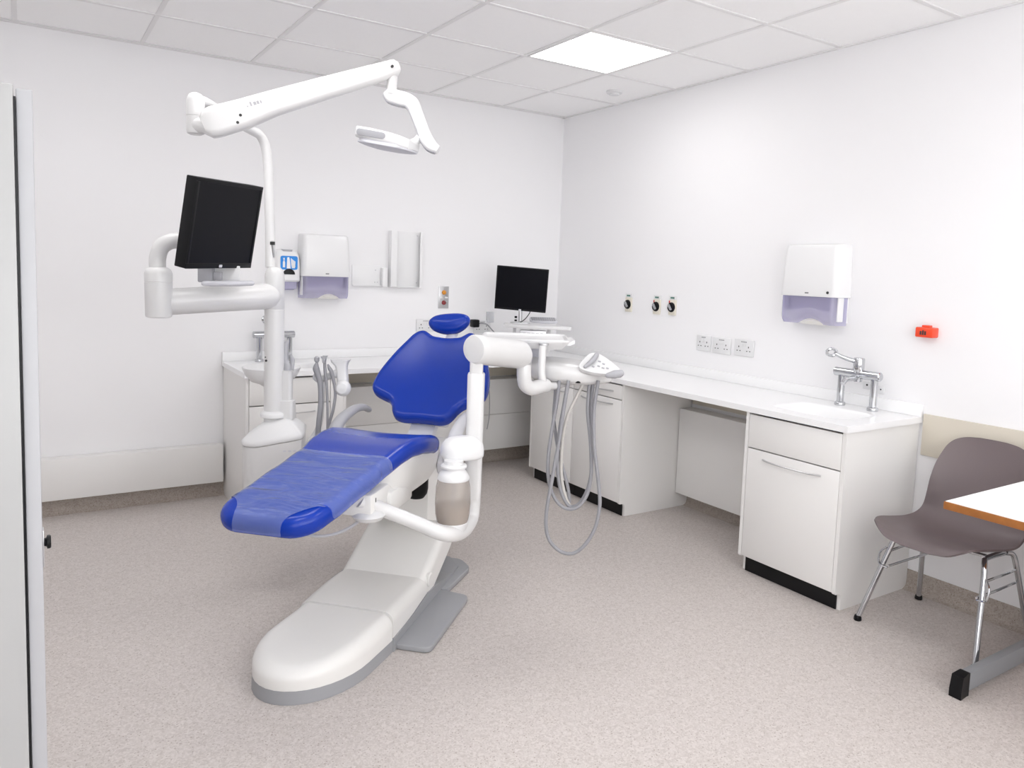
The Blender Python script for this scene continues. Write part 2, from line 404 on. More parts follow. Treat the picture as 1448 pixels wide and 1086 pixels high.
# bridge lever taps -------------------------------------------------------
def tap(p0, p1, out, label):
    """bridge tap: two pillars at p0,p1 on the worktop, spout pointing 'out', lever on top"""
    p0, p1, out = Vector(p0), Vector(p1), Vector(out).normalized(); d = (p1-p0).normalized(); mid = (p0+p1)/2
    t = thing('lever_tap', label, 'tap', (mid.x, mid.y, ZT), 0, 'chrome bridge lever taps')
    hB = .165
    for p in (p0, p1):
        b = B(); b.lathe([(.026, 0), (.027, .003), (.027, .014), (.024, .018), (.0175, .020), (.0175, hB)], Matrix.Translation((p.x, p.y, ZT)), 24)
        b.obj('pillar', CHROME, t)
    a = p0-d*.040; e = p1+d*.032
    b = B(); b.lathe([(.018, 0), (.0225, .004), (.0225, (e-a).length-.004), (.018, (e-a).length)], frame((a.x, a.y, ZT+hB+.008), y=ZV, z=d), 24)
    b.obj('mixer_bar', CHROME, t)
    c = Vector((mid.x, mid.y, ZT+hB))
    b = B(); b.cyl(c-ZV*.03, ZV, .021, .03); b.lathe([(.022, .0), (.027, .02), (.027, .072), (.024, .078), (.005, .080)], Matrix.Translation(c+ZV*.012), 24); b.obj('cartridge_body', CHROME, t)
    b = B(); b.tube([c+out*.01-ZV*.01, c+out*.06-ZV*.012, c+out*.10-ZV*.016, c+out*.125-ZV*.035], [.014, .013, .0125, .012], 16); b.obj('spout', CHROME, t)
    k = c+ZV*.07; L = (out*.75-d*.66).normalized()
    b = B(); b.tube([k, k+L*.04+ZV*.008, k+L*.085+ZV*.022, k+L*.115+ZV*.036], [.013, .0115, .0105, .0105], 12, roundcap=True)
    e2_ = k+L*.135+ZV*.042
    loop = [e2_+(L*math.cos(q)*.024+d.cross(L).normalized()*0+ZV*math.sin(q)*.017) for q in [2*math.pi*i/12 for i in range(13)]]
    b.tube(loop, .0075, 8); b.obj('lever', CHROME, t)
    s = p0-d*.0
    b = B(); b.cyl(s+ZV*(ZT*0+hB-.028)+out*.012, out+ZV*.2, .0125, .03); b.obj('check_valve', CHROME, t)
    return t
q0, q1 = onz(1183, 573, ZT), onz(1234, 581, ZT)
tap((-.095, q0.y, 0), (-.095, q1.y, 0), (-1, 0, 0), 'chrome bridge tap with long lever on the right hand worktop under the towel dispenser')
tap((-2.375, -.095, 0), (-2.185, -.095, 0), (0, -1, 0), 'chrome bridge tap on the back worktop partly hidden behind the dental unit column')

# cabinets -----------------------------------------------------------------
def bow_handle(p0, p1, out, r=.005):
    p0, p1, out = Vector(p0), Vector(p1), Vector(out); m_ = (p0+p1)/2
    return B().tube([p0, p0*.75+m_*.25+out*.018, p0*.4+m_*.6+out*.027, m_+out*.029, p1*.4+m_*.6+out*.027, p1*.75+m_*.25+out*.018, p1], r, 10, flat=.8)
def endpanel(x0, x1, y0, y1, along):
    """full height side panel with a rounded toe notch at the front bottom"""
    pr = [(0, ZB), (0, .0)] ; D = .580; n = [(D-.045, 0), (D-.045, .058), (D-.042, .072), (D-.032, .079), (D-.020, .081), (D-.006, .081), (D, .088), (D, ZB)]
    pts = [(0, ZB), (0, 0)]+n
    return pts, D
def panel_x(y0, y1, b, xb=-.006):      # panel in the xz plane, front towards -x
    pts, D = endpanel(0, 0, 0, 0, 0)
    return b.rings([[Vector((xb-p[0], y, max(p[1], .0005)-(.0005 if p[1] > .5 else 0))) for p in pts] for y in (y0, y1)])
def panel_y(x0, x1, b, yb=-.006):
    pts, D = endpanel(0, 0, 0, 0, 0)
    return b.rings([[Vector((x, yb-p[0], max(p[1], .0005)-(.0005 if p[1] > .5 else 0))) for p in pts] for x in (x0, x1)])
def cabinet_right(ya, yb, label, split, left_end=True, right_end=True, hz=.588, dh=True):
    """unit on the right wall, doors facing -x; ya nearer the corner"""
    t = thing('base_cabinet', label, 'cabinet', (-.3, (ya+yb)/2, 0), 0, 'white base cabinets')
    ia, ib = ya, yb
    if left_end: panel_x(ya-.018, ya, B()).obj('side_panel', CAB, t); ia = ya-.018
    if right_end: panel_x(yb, yb+.018, B()).obj('side_panel', CAB, t); ib = yb+.018
    B().box(-.566, -.006, ib+.0005, ia-.0005, .079, .60, 0).obj('carcass', CAB, t)
    B().box(-.548, -.52, ib+.0005, ia-.0005, .0005, .078, 0).obj('plinth', BLACK, t, 'glossy black plinth')
    g = .0025
    dr = B().box(-.586, -.5665, ib+g, ia-g, split+.006, ZB-.012, .0015).obj('drawer', CAB, t)
    do = B().box(-.586, -.5665, ib+g, ia-g, .089, split, .0015).obj('door', CAB, t)
    c = (ia+ib)/2; w = min(.165, (ia-ib)*.33)
    if dh: bow_handle((-.585, c+w, (split+ZB)/2-.003), (-.585, c-w, (split+ZB)/2-.003), (-1, 0, 0)).obj('handle', STEEL, dr)
    bow_handle((-.585, c+w, hz), (-.585, c-w, hz), (-1, 0, 0)).obj('handle', STEEL, do)
    return t
cabinet_right(-2.484, -3.044, 'white sink cabinet with one drawer front and door at the end beside the mauve chair', .643, hz=.602, dh=False)
cabinet_right(-.544, -1.040, 'white base cabinet nearest the room corner behind the hanging hoses', .722, right_end=False, hz=.691)
cabinet_right(-1.041, -1.548, 'white base cabinet with drawer beside the open knee space', .722, left_end=False, hz=.691)
t = thing('base_cabinet', 'white sink cabinet on the back wall behind the dental unit column', 'cabinet', (-2.2, -.3, 0), 0, 'white base cabinets')
panel_y(-2.572, -2.569+.013, B()).obj('side_panel', CAB, t); panel_y(-1.998, -1.980, B()).obj('side_panel', CAB, t)
B().box(-2.5555, -1.9985, -.566, -.006, .079, .60, 0).obj('carcass', CAB, t)
B().box(-2.5555, -1.9985, -.548, -.52, .0005, .078, 0).obj('plinth', BLACK, t, 'glossy black plinth')
B().box(-2.0765, -1.9985, -.586, -.5665, .07, ZB-.012, .0015).obj('filler_panel', CAB, t)
B().box(-2.553, -2.0805, -.586, -.5665, .663, ZB-.012, .0015).obj('drawer', CAB, t)
do = B().box(-2.553, -2.0805, -.586, -.5665, .089, .657, .0015).obj('door', CAB, t)
bow_handle((-2.46, -.585, .611), (-2.172, -.585, .611), (0, -1, 0)).obj('handle', STEEL, do)

# ====================================================== WALL FITTINGS
def WF(o, nrm):      # wall frame: x to the viewer's right along the wall, y up, z out of the wall
    n = Vector(nrm); return frame(o, y=ZV, z=n)
def towel_dispenser(o, nrm, w, h, label, d=.125):
    M = WF(o, nrm)
    t = thing('towel_dispenser', label, 'paper towel dispenser', o, 0, 'white paper towel dispensers')
    ys = h*.345
    def sec(y, ww, dd, r):     # D-shaped section
        pts = [(-ww/2, 0), (-ww/2, dd-r)]+[(-ww/2+r-r*math.cos(R(a)), dd-r+r*math.sin(R(a))) for a in (22, 45, 68, 90)]+[(ww/2-r+r*math.sin(R(a)), dd-r+r*math.cos(R(a))) for a in (0, 22, 45, 68)]+[(ww/2, dd-r), (ww/2, 0)]
        return [M @ Vector((x, y, z+.0005)) for x, z in pts]
    b = B(); b.rings([sec(ys, w*1.02, d+.004, .03), sec(ys+.004, w*1.02, d+.006, .03), sec(h*.7, w*.99, d, .03), sec(h*.93, w*.965, d*.95, .03), sec(h*.985, w*.955, d*.88, .03), sec(h, w*.93, d*.74, .03)])
    cv = b.obj('cover', GLOSSW, t)
    B().box(-.012, .012, ys+.014, ys+.022, d+.003, d+.0062, .001, M).obj('badge', MIDGR, cv)
    b = B(); b.rings([sec(.012, w*.97, .012, .004), sec(ys-.001, w*.97, .012, .004)]); b.box(-w*.49, -w*.47, .02, ys-.001, .01, d*.75, .002, M); b.box(w*.47, w*.49, .02, ys-.001, .01, d*.75, .002, M); b.obj('back_plate', GLOSSW, t)
    # translucent lower window, an open shell with a dip at the mouth
    n = 28; out, inn = [], []
    def winx(u): return -w*.5+w*u
    prof = [(0, 1), (.25, 1), (.5, 1), (.72, .99), (.88, .95), (1, .82)]
    b = B(); t1 = bmesh.new(); grid = []
    for pu, pd in prof:
        row = []
        for i in range(n+1):
            u = i/n; x = (-w/2+w*u)
            dip = .03*max(0, 1-((u-.56)/.23)**2)
            y = ys*(1-pu)+pu*(.0+dip)
            z = (d+.003)*pd if 0.0 < u < 1.0 else .02
            edge = min(u, 1-u)
            if edge < .06: z = .02+(z-.02)*math.sqrt(max(0, 1-(1-edge/.06)**2))
            row.append(t1.verts.new((x, y, z)))
        grid.append(row)
    for a, c in zip(grid[:-1], grid[1:]):
        for i in range(n): t1.faces.new((a[i], a[i+1], c[i+1], c[i]))
    bmesh.ops.solidify(t1, geom=t1.faces[:], thickness=.0025)
    bmesh.ops.recalc_face_normals(t1, faces=t1.faces)
    b.merge(t1, M); b.obj('window', LILAC, t, 'see-through lilac window', sharp=50)
    b = B(); b.box(-w*.40, w*.40, .045, ys-.004, .02, d*.62, .006, M); b.obj('towel_stack', PAPER, t, 'white folded paper towels')
    b = B(); b.rings([[M @ Vector((x, y, z)) for x, y, z in q] for q in (
        [(-.07, .05, .05), (.09, .05, .05), (.09, .05, .085), (-.07, .05, .085)], [(-.075, .012, .055), (.10, .012, .055), (.10, .014, .092), (-.075, .014, .092)], [(-.06, -.004, .06), (.085, -.006, .06), (.085, -.004, .075), (-.06, -.003, .075)])]); b.obj('hanging_towel', PAPER, t, 'end of a white towel')
    return t, M
a0 = onx(1103, 456, -.1); a1 = onx(1181, 456, -.1); tp = onx(1145, 347, -.06); bt = onx(1143, 459, -.1)
wR = a0.y-a1.y
td, M = towel_dispenser((-.0005, (a0.y+a1.y)/2-.01, bt.z+.005), (-1, 0, 0), wR, tp.z-bt.z, 'white paper towel dispenser on the right wall above the lever tap')
B().cyl(M @ Vector((wR*.37, .170, .123)), M.to_3x3() @ Vector((0, 0, 1)), .007, .012).obj('lock', DARK, td, 'small dark lock')
a0 = ony(428, 400, -.12); a1 = ony(495, 400, -.12); tp = ony(460, 332, -.08); bt = ony(460, 422, -.11)
td, M = towel_dispenser(((a0.x+a1.x)/2, -.0005, bt.z), (0, -1, 0), a1.x-a0.x, tp.z-bt.z, 'white paper towel dispenser on the back wall beside the soap dispenser')
B().box((a1.x-a0.x)*.505, (a1.x-a0.x)*.525, .14, .175, .05, .062, .002, M).obj('lock', LGREY, td, 'small grey lock')

# soap dispenser
a0 = ony(388, 400, -.08); a1 = ony(424.5, 400, -.08); tp = ony(408, 353, -.06); bt = ony(408, 411, -.08)
so = Vector(((a0.x+a1.x)/2, -.0005, bt.z)); w = a1.x-a0.x; h = tp.z-bt.z; M = WF(so, (0, -1, 0))
t = thing('soap_dispenser', 'white wall soap dispenser with blue hand wash sticker behind the column', 'soap dispenser', so)
def sec(y, ww, dd, r=.03):
    pts = [(-ww/2, 0), (-ww/2, dd-r)]+[(-ww/2+r-r*math.cos(R(a)), dd-r+r*math.sin(R(a))) for a in (22, 45, 68, 90)]+[(ww/2-r+r*math.sin(R(a)), dd-r+r*math.cos(R(a))) for a in (0, 22, 45, 68)]+[(ww/2, dd-r), (ww/2, 0)]
    return [M @ Vector((x, y, z)) for x, z in pts]
B().rings([sec(h*.22, w*.98, .085), sec(h*.26, w, .098), sec(h*.6, w, .10), sec(h*.85, w*.93, .096), sec(h*.95, w*.82, .085), sec(h, w*.62, .06)]).obj('housing', GLOSSW, t)
B().rings([sec(0.004, w*.6, .06, .02), sec(h*.05, w*.78, .075, .02), sec(h*.23, w*.84, .082, .02)]).obj('soap_window', LILAC, t, 'smoky lilac lower window')
B().rings([sec(h*.955, w*.35, .0875, .01), sec(h*1.004, w*.45, .07, .01)]).obj('top_catch', GREYP, t)
Ms = M @ Matrix.Translation((0.004, h*.68, .0995))
sk = B().prism(rrect(w*.66, h*.33, .012), .0015, Ms).obj('sticker', STICK, t, 'blue sticker showing white hands')
b = B(); zz = .0016
b.prism([(-.040, .030), (-.030, .030), (-.033, .014), (-.028, .002), (-.028, -.030), (-.042, -.030), (-.042, .002), (-.037, .014)], .0012, Ms @ Matrix.Translation((0.002, 0, zz)))
b.prism([(-.012, .034), (.0, .036), (.004, .018), (.010, -.036), (-.016, -.036), (-.014, .0)], .0012, Ms @ Matrix.Translation((0, 0, zz)))
for k in range(4): b.prism([(.010+k*.008, .030-k*.006), (.016+k*.008, .027-k*.006), (.020+k*.006, -.02), (.014+k*.006, -.022)], .0012, Ms @ Matrix.Translation((0, 0, zz)))
b.prism([(.014, -.018), (.040, -.018), (.036, -.034), (.018, -.034)], .0012, Ms @ Matrix.Translation((0, 0, zz))); b.obj('hand_pictogram', GLOSSW, sk)
Mp = M @ Matrix.Translation((.004, h*.40, .098))
B().prism([(.038*math.cos(R(q)), .036*math.sin(R(q))) for q in range(0, 181, 15)], .006, Mp, .001).obj('push_bar', BLACK, t, 'black half round push bar')

# glove box bracket (low, small) and tall acrylic leaflet rack on the back wall
p0 = ony(498, 404, -.01); p1 = ony(546, 376, -.01)
t = thing('wall_bracket', 'small white wall bracket plate between towel dispenser and tall rack', 'bracket', ((p0.x+p1.x)/2, 0, p0.z))
b = B(); b.box(p0.x, p1.x, -.006, -.0005, p0.z, p1.z, .001); b.box(p0.x, p1.x, -.03, -.006, p0.z, p0.z+.004, .001); b.obj('back_plate', GLOSSW, t)
q0 = ony(540, 404, -.03); B().box(q0.x, q0.x+.036, -.045, -.0065, p0.z-.002, p1.z-.015, .004).obj('end_block', GLOSSW, t)
for (u, v) in ((531, 382), (530, 399), (533.5, 399)):
    c = ony(u, v, -.007); B().cyl((c.x, -.006, c.z), (0, -1, 0), .004, .003).obj('screw', STEEL, t)
p0 = ony(549, 405, -.01); p1 = ony(597, 329, -.01)
t = thing('leaflet_rack', 'tall white open rack on the back wall right of the bracket', 'rack', ((p0.x+p1.x)/2, 0, p0.z))
B().box(p0.x, p1.x, -.005, -.0005, p0.z, p1.z, .001).obj('back_plate', GLOSSW, t)
b = B(); b.box(p0.x, p0.x+.006, -.05, -.005, p0.z, p1.z, .001); b.box(p0.x, p0.x+.045, -.055, -.05, p0.z, p1.z, .001); b.box(p1.x-.012, p1.x-.006, -.045, -.005, p0.z, p1.z, .001); b.box(p1.x-.03, p1.x-.006, -.05, -.045, p0.z, p1.z, .001); b.obj('side_rail', GLOSSW, t)
B().box(p0.x, p1.x-.006, -.05, -.005, p0.z-.004, p0.z, .001).obj('bottom_lip', GLOSSW, t)
for zz in (p1.z-.025, p0.z+.03): B().cyl((p1.x-.035, -.005, zz), (0, -1, 0), .004, .003).obj('screw', STEEL, t)

# alarm control plate with amber and maroon lamps
p0 = ony(620, 436, -.006); p1 = ony(635, 405, -.006)
t = thing('control_plate', 'small steel control plate with amber and maroon lamps above the headrest', 'control plate', ((p0.x+p1.x)/2, 0, p0.z))
B().box(p0.x, p1.x, -.007, .003, p0.z, p1.z, .002).obj('plate', STEEL, t)
cx = (p0.x+p1.x)/2; hz = p1.z-p0.z
B().lathe([(.017, 0), (.016, .008), (.010, .014), (.001, .016)], WF((cx, -.007, p0.z+hz*.72), (0, -1, 0))).obj('amber_lamp', AMBER, t, 'amber lamp')
B().lathe([(.017, 0), (.016, .008), (.010, .014), (.001, .016)], WF((cx, -.007, p0.z+hz*.26), (0, -1, 0))).obj('maroon_button', MAROON, t, 'maroon button')
b = B(); b.box(p0.x+.01, cx-.006, -.0078, -.007, p0.z+hz*.45, p0.z+hz*.52, 0); b.box(cx+.006, p1.x-.008, -.0078, -.007, p0.z+hz*.45, p0.z+hz*.52, 0); b.obj('label_strip', WHITE2, t)

# sockets ---------------------------------------------------------------
def socket(o, nrm, w, h, label, double=True, grp='white socket outlets on the right wall', mark=True, sw=True):
    M = WF(o, nrm); t = thing('wall_socket', label, 'socket', o, 0, grp)
    B().box(-w/2, w/2, -h/2, h/2, .0005, .010, .003, M).obj('plate', WHITE2, t)
    xs = (-.25*w, .25*w) if double else (0,)
    for x in xs:
        b = B()
        for (dx, dy, sx, sy) in ((0, .012, .003, .005), (-.011, -.012, .0045, .0025), (.011, -.012, .0045, .0025)):
            b.box(x+dx-sx, x+dx+sx, dy-sy-.006, dy+sy-.006, .0095, .0104, 0, M)
        b.obj('pin_holes', DARK, t)
    if sw:
        for x in ((-.07*w, .07*w) if double else (.3*w,)):
            B().box(x-.006, x+.006, .004, .024, .010, .014, .0015, M).obj('rocker_switch', WHITE2, t)
    if mark:
        b = B(); x = -w*.14
        for k in range(5): b.box(x+k*w*.06, x+k*w*.06+w*.045, h*.33, h*.39, .0095, .0104, 0, M)
        b.obj('engraved_mark', MIDGR, t)
    return t
for (u, v, wpx, lab) in ((996, 485, .117, 'white socket outlet nearest the room corner of the three on the right wall'), (1021.5, 489, .147, 'middle one of the three white socket outlets on the right wall'), (1053, 492, .147, 'white socket outlet nearest the towel dispenser of the three on the right wall')):
    c = onx(u, v); socket((0, c.y, c.z), (-1, 0, 0), wpx, .100, lab)
c = ony(601, 460); socket((c.x, 0, c.z), (0, -1, 0), .147, .09, 'white double socket on the back wall half hidden behind the headrest', grp='white socket outlets on the back wall')
c = ony(681, 462); s2 = socket((c.x, 0, c.z), (0, -1, 0), .147, .10, 'white socket on the back wall holding the black plug', grp='white socket outlets on the back wall')
# black plug + cord in that socket
P = ony(672, 457.5, -.05)
t = thing('power_plug', 'black power plug with grey cord in the back wall socket', 'plug', P)
B().box(P.x-.026, P.x+.026, -.075, -.011, P.z-.028, P.z+.030, .008).obj('plug_body', BLKPL, t)
k = Vector((P.x+.022, -.06, P.z+.002))
def wallpt(u, v, y): q = ony(u, v, y); return Vector(q)
B().tube([k, wallpt(684, 457.5, -.07), wallpt(690, 460, -.08), wallpt(700, 471, -.09), wallpt(712, 480, -.12), wallpt(722, 488, -.2), wallpt(735, 500, -.28), wallpt(748, 514, -.30)], .0045, 8).obj('cord', HOSE, t, 'grey cord')
B().tube([ony(689, 519, -.2)+ZV*.012, ony(690, 535, -.2), ony(692, 560, -.2), ony(692, 585, -.2), ony(690, 600, -.2), ony(688.5, 607, -.2)], .0035, 8).obj('hanging_cable', HOSE, wt, 'thin grey cable hanging below the worktop')
# small clear conduit box on the back wall beside the corner monitor
p0 = ony(689, 456, -.02); p1 = ony(698, 441, -.02)
t = thing('junction_box', 'small clear plastic box on the back wall left of the corner monitor', 'junction box', ((p0.x+p1.x)/2, 0, p0.z))
B().box(p0.x, p1.x, -.03, -.0005, p0.z, p1.z, .003).obj('box_body', GLASSY, t)
B().box(p0.x+.012, p0.x+.022, -.016, -.0005, .915, p0.z, .002).obj('conduit', WHITE2, t)

# isolator dials ----------------------------------------------------------
def dial(u, v, lab, redx=True):
    c = onx(u, v); o = Vector((0, c.y, c.z)); M = WF(o, (-1, 0, 0)); w, h = .066, .130
    t = thing('isolator_switch', lab, 'switch', o, 0, 'cream dial switches on the right wall')
    B().box(-w/2, w/2, -h/2, h/2-.028, .0, .012, .003, M).obj('plate', IVORY, t)
    B().box(-w/2, w/2, h/2-.028, h/2, .0, .010, .003, M).obj('label_holder', WHITE2, t, 'white label strip with green writing')
    b = B()
    for k in range(3): b.box(-.018+k*.0125, -.0075+k*.0125, h/2-.020, h/2-.009, .0098, .0106, 0, M)
    b.obj('green_lettering', GREEN, t)
    o2 = M @ Vector((-.004, -.012, .012))
    B().lathe([(.033, 0), (.033, .003), (.031, .004), (.029, .010), (.020, .012), (.001, .012)], WF(o2, (-1, 0, 0))).obj('dial', BLKPL, t, 'black rotary dial')
    B().box(-.007, .007, -.022, .022, .0105, .024, .003, WF(o2, (-1, 0, 0)) @ Matrix.Rotation(R(35), 4, 'Z')).obj('dial_grip', GREYM, t, 'grey dial grip')
    if redx: B().box(-.030, -.020, .015, .031, .0118, .0135, .0005, M).obj('red_mark', RED, t)
dial(890, 428, 'cream dial switch nearest the room corner on the right wall', False)
dial(930, 431, 'middle cream dial switch on the right wall with small red mark')
dial(952, 432, 'cream dial switch nearest the sockets on the right wall with red mark')

# small service plates behind the right tap, red call box
for (u, v, w, lab, hs) in ((1227, 545, .05, 'tiny white switch plate behind the chrome tap pillar', (0,)), (1243, 551, .062, 'tiny white plate with two dark holes just right of the chrome tap', (-.013, .013))):
    c = onx(u, v); M = WF((0, c.y, c.z), (-1, 0, 0))
    t = thing('service_plate', lab, 'wall plate', (0, c.y, c.z), 0, 'tiny wall plates behind the tap')
    B().box(-w/2, w/2, -.020, .020, 0, .006, .003, M).obj('plate', WHITE2, t)
    for x in hs: B().cyl(M @ Vector((x, .003, .0055)), (-1, 0, 0), .0055 if x <= 0 else .004, .002).obj('key_hole', DARK, t)
c = onx(1310, 470, -.03); o = Vector((0, c.y, c.z)); M = WF(o, (-1, 0, 0))
t = thing('call_point', 'small orange red alarm box alone on the right wall above the wall guard', 'alarm box', o)
B().box(-.042, .042, -.024, .024, -.003, .055, .006, M).obj('box_body', ORANGE, t)
B().box(-.020, .018, .022, .034, .012, .04, .003, M).obj('top_tab', ORANGE, t)
b = B()
for k in range(3): b.box(-.018+k*.011, -.010+k*.011, -.012, .006+(k % 2)*.004, .0545, .0558, 0, M)
b.obj('dark_symbol', DARK, t)

# ============================================ TALL CUPBOARD (left edge)
yf = -3.70
zt = ony(45.5, 127.5, yf).z; xd = (ony(45.5, 128, yf).x+ony(67, 1050, yf).x)/2; xg = (ony(21.5, 128, yf).x+ony(45, 1050, yf).x)/2
t = thing('tall_cupboard', 'tall pale grey cupboard seen edge-on at the left of the room', 'cupboard', (-3.9, -3.3, 0))
B().box(-4.30, xg-.0030, yf-.004, -2.95, .06, zt+.004, .002).obj('carcass', LACQ, t)
B().box(-4.28, xd-.05, yf+.02, -2.97, .0005, .0595, 0).obj('plinth', BLACK, t)
B().box(xg-.0028, xg-.0002, yf-.0035, -2.955, .065, zt-.012, 0).obj('door_seal', BLACK, t, 'black gap between door and carcass')
dr = B().box(xg, xd, yf, -2.955, .065, zt, .0015).obj('door', ALU, t)
k = ony(60.5, 768, yf)
b = B(); b.box(xd+.0002, xd+.0025, yf+.035, yf+.06, k.z-.05, k.z+.007, .001); b.obj('lock_plate', STEEL, dr)
b = B(); b.lathe([(.006, 0), (.007, .003), (.0105, .004), (.0105, .0075), (.009, .009)], zto((xd+.0025, yf+.040, k.z-.012), (1, 0, 0)), 20); b.obj('knob', BLKPL, dr, 'small black knob')
# ================================================== TABLE + MAUVE CHAIR
t = thing('cantilever_table', 'white topped table with oak edge and grey foot bar at the right', 'table', (-.5, -4.25, 0))
tz = .742; yE = -3.672; xE = -.955
B().box(xE+.004, -.03, -4.95, yE-.004, tz-.001, tz+.0005, 0).obj('laminate_top', TOPM, t, 'glossy white laminate')
B().box(xE, -.025, -4.955, yE, tz-.028, tz-.001, .002).obj('wood_core', WOODE, t, 'orange oak edge')
def foot(yc):
    b = B(); b.box(-.775, -.06, yc-.017, yc+.017, .016, .084, .003); b.obj('foot_bar', STEELB, t)
    b = B(); b.rings([[Vector((x, yc+sy*wy, z)) for (sy, z) in ((-1, .0005), (1, .0005), (1, zt_), (-1, zt_))] for (x, wy, zt_) in ((-.822, .022, .03), (-.812, .021, .082), (-.775, .018, .087), (-.76, .018, .087))]); b.obj('foot_cap', BLKPL, t, 'black plastic foot cap')
    b = B(); b.box(-.14, -.08, yc-.017, yc+.017, .0845, tz-.07, .003); b.obj('upright', STEELB, t)
    b = B(); b.box(-.80, -.06, yc-.02, yc+.02, tz-.07, tz-.0285, .003); b.obj('top_bar', STEELB, t)
foot(-3.703); foot(-4.80)

t = thing('plastic_chair', 'mauve grey plastic shell chair on chrome legs against the right wall', 'chair', (-.32, -3.40, 0))
cy, hw = -3.405, .235
# seat shell surface: u across (-1..1), v from front lip to back top
prof = [(-.632, .424, .06), (-.626, .432, .125), (-.605, .440, .175), (-.565, .444, .212), (-.50, .440, .230), (-.40, .424, .234), (-.30, .414, .230), (-.225, .424, .222), (-.175, .462, .214), (-.145, .53, .206), (-.118, .61, .200), (-.094, .68, .194), (-.075, .735, .182), (-.064, .770, .170), (-.058, .795, .148), (-.055, .810, .110), (-.054, .817, .055)]
prof = [Vector(q) for q in prof]; prof = catmull(prof, 4)
def sstep(a, b_, x):
    f = max(0, min(1, (x-a)/(b_-a))); return f*f*(3-2*f)
nu = 24; NP = len(prof); pg = []
for i, q in enumerate(prof):
    x, z, w = q; vf = i/(NP-1); row = []
    back = sstep(.42, .66, vf); front = 1-sstep(0, .14, vf)
    for j in range(nu+1):
        u = -1+2*j/nu; a = abs(u)*min(1, w/.20)
        dz = .036*a**3*(1-back)*(1-front)
        dx = -.060*a**2.2*back*(1-.45*sstep(.7, 1, vf))
        row.append(Vector((x+dx, cy+w*u, z+dz)))
    pg.append(row)
def gnorm(i, j):
    a = pg[min(i+1, NP-1)][j]-pg[max(i-1, 0)][j]; c_ = pg[i][min(j+1, nu)]-pg[i][max(j-1, 0)]
    return a.cross(c_).normalized()
t1 = bmesh.new(); TA = [[t1.verts.new(p) for p in r_] for r_ in pg]
sgn = .008 if gnorm(NP//3, nu//2).z > 0 else -.008
TB = [[t1.verts.new(pg[i][j]-gnorm(i, j)*sgn) for j in range(nu+1)] for i in range(NP)]
for i in range(NP-1):
    for j in range(nu):
        t1.faces.new((TA[i][j], TA[i][j+1], TA[i+1][j+1], TA[i+1][j])); t1.faces.new((TB[i][j], TB[i+1][j], TB[i+1][j+1], TB[i][j+1]))
per = [(0, j) for j in range(nu)]+[(i, nu) for i in range(NP-1)]+[(NP-1, j) for j in range(nu, 0, -1)]+[(i, 0) for i in range(NP-1, 0, -1)]
for k in range(len(per)):
    (a, b_), (c_, d_) = per[k], per[(k+1) % len(per)]
    t1.faces.new((TA[a][b_], TA[c_][d_], TB[c_][d_], TB[a][b_]))
bmesh.ops.recalc_face_normals(t1, faces=t1.faces)
b = B(); b.merge(t1); b.obj('seat_shell', MAUVE, t, sharp=60)
for sg, yt, yb in ((1, cy+.175, -3.142), (-1, cy-.180, -3.640)):
    xtf, xtb, ztl = -.44, -.30, .398
    def legline(xf, yf_, xt, yt_, sg2):
        P0, P1 = Vector((xf, yf_, .012)), Vector((xt, yt_, .375)); return [P0, P0.lerp(P1, .5), P0.lerp(P1, .9), P1+Vector((sg2*.006, -sg*.006, .014)), Vector((xt+sg2*.035, yt_-sg*.02, .3985))]
    B().tube(legline(-.555, yb, -.45, yt+sg*.012, 1), .0115, 12).obj('leg', CHROME, t)
    B().tube(legline(-.085, yb-sg*.01, -.205, yt+sg*.012, -1), .0115, 12).obj('leg', CHROME, t)
    b = B(); b.tube([(-.41, yt-sg*.012, .4005), (-.33, yt-sg*.014, .3995), (-.25, yt-sg*.012, .3975)], .0115, 12); b.obj('seat_rail', CHROME, t)
    b = B(); b.tube([(-.472, yt+sg*.016, .325), (-.33, yt+sg*.02, .327), (-.192, yt+sg*.016, .325)], .0055, 8)
    b.tube([(-.487, yt+sg*.008, .262), (-.33, yt+sg*.010, .262), (-.176, yt+sg*.008, .262)], .0055, 8); 
    b.tube([(-.47, yt+sg*.03, .34), (-.485, yt+sg*.05, .31), (-.495, yt+sg*.045, .265), (-.49, yt+sg*.01, .255)], .0045, 8); b.obj('stacking_rod', CHROME, t)
    for x, yy in ((-.555, yb), (-.085, yb-sg*.01)):
        B().lathe([(.015, .0005), (.017, .004), (.0155, .016), (.0125, .024)], Matrix.Translation((x, yy, 0)), 18).obj('foot_cap', BLKPL, t, 'black rubber foot')
b = B(); b.tube([(-.36, cy-.16, .398), (-.36, cy, .392), (-.36, cy+.16, .398)], .008, 10); b.obj('cross_rail', CHROME, t)

# ========================================================= DENTAL CHAIR
ch = thing('dental_chair', 'blue upholstered dental treatment chair on a white and grey base in the room centre', 'dental chair', CO, CA)
def arcpts(hw_, s_end, r_front, n=14):
    """plan outline of the base: round nose at the foot end"""
    pts = []
    for k in range(n+1):
        a = R(90+180*k/n); pts.append((r_front[0]+r_front[0]*math.cos(a), hw_*math.sin(a)))
    return pts
def noseline(s1, hw_, nose, s0=0.0, n=18):
    s0 -= .02
    pts = [(s1, hw_)]
    for k in range(n+1):
        a = math.pi/2+math.pi*k/n; pts.append((s0+nose+nose*math.cos(a), hw_*math.sin(a)))
    pts.append((s1, -hw_)); return pts
LC = -.0
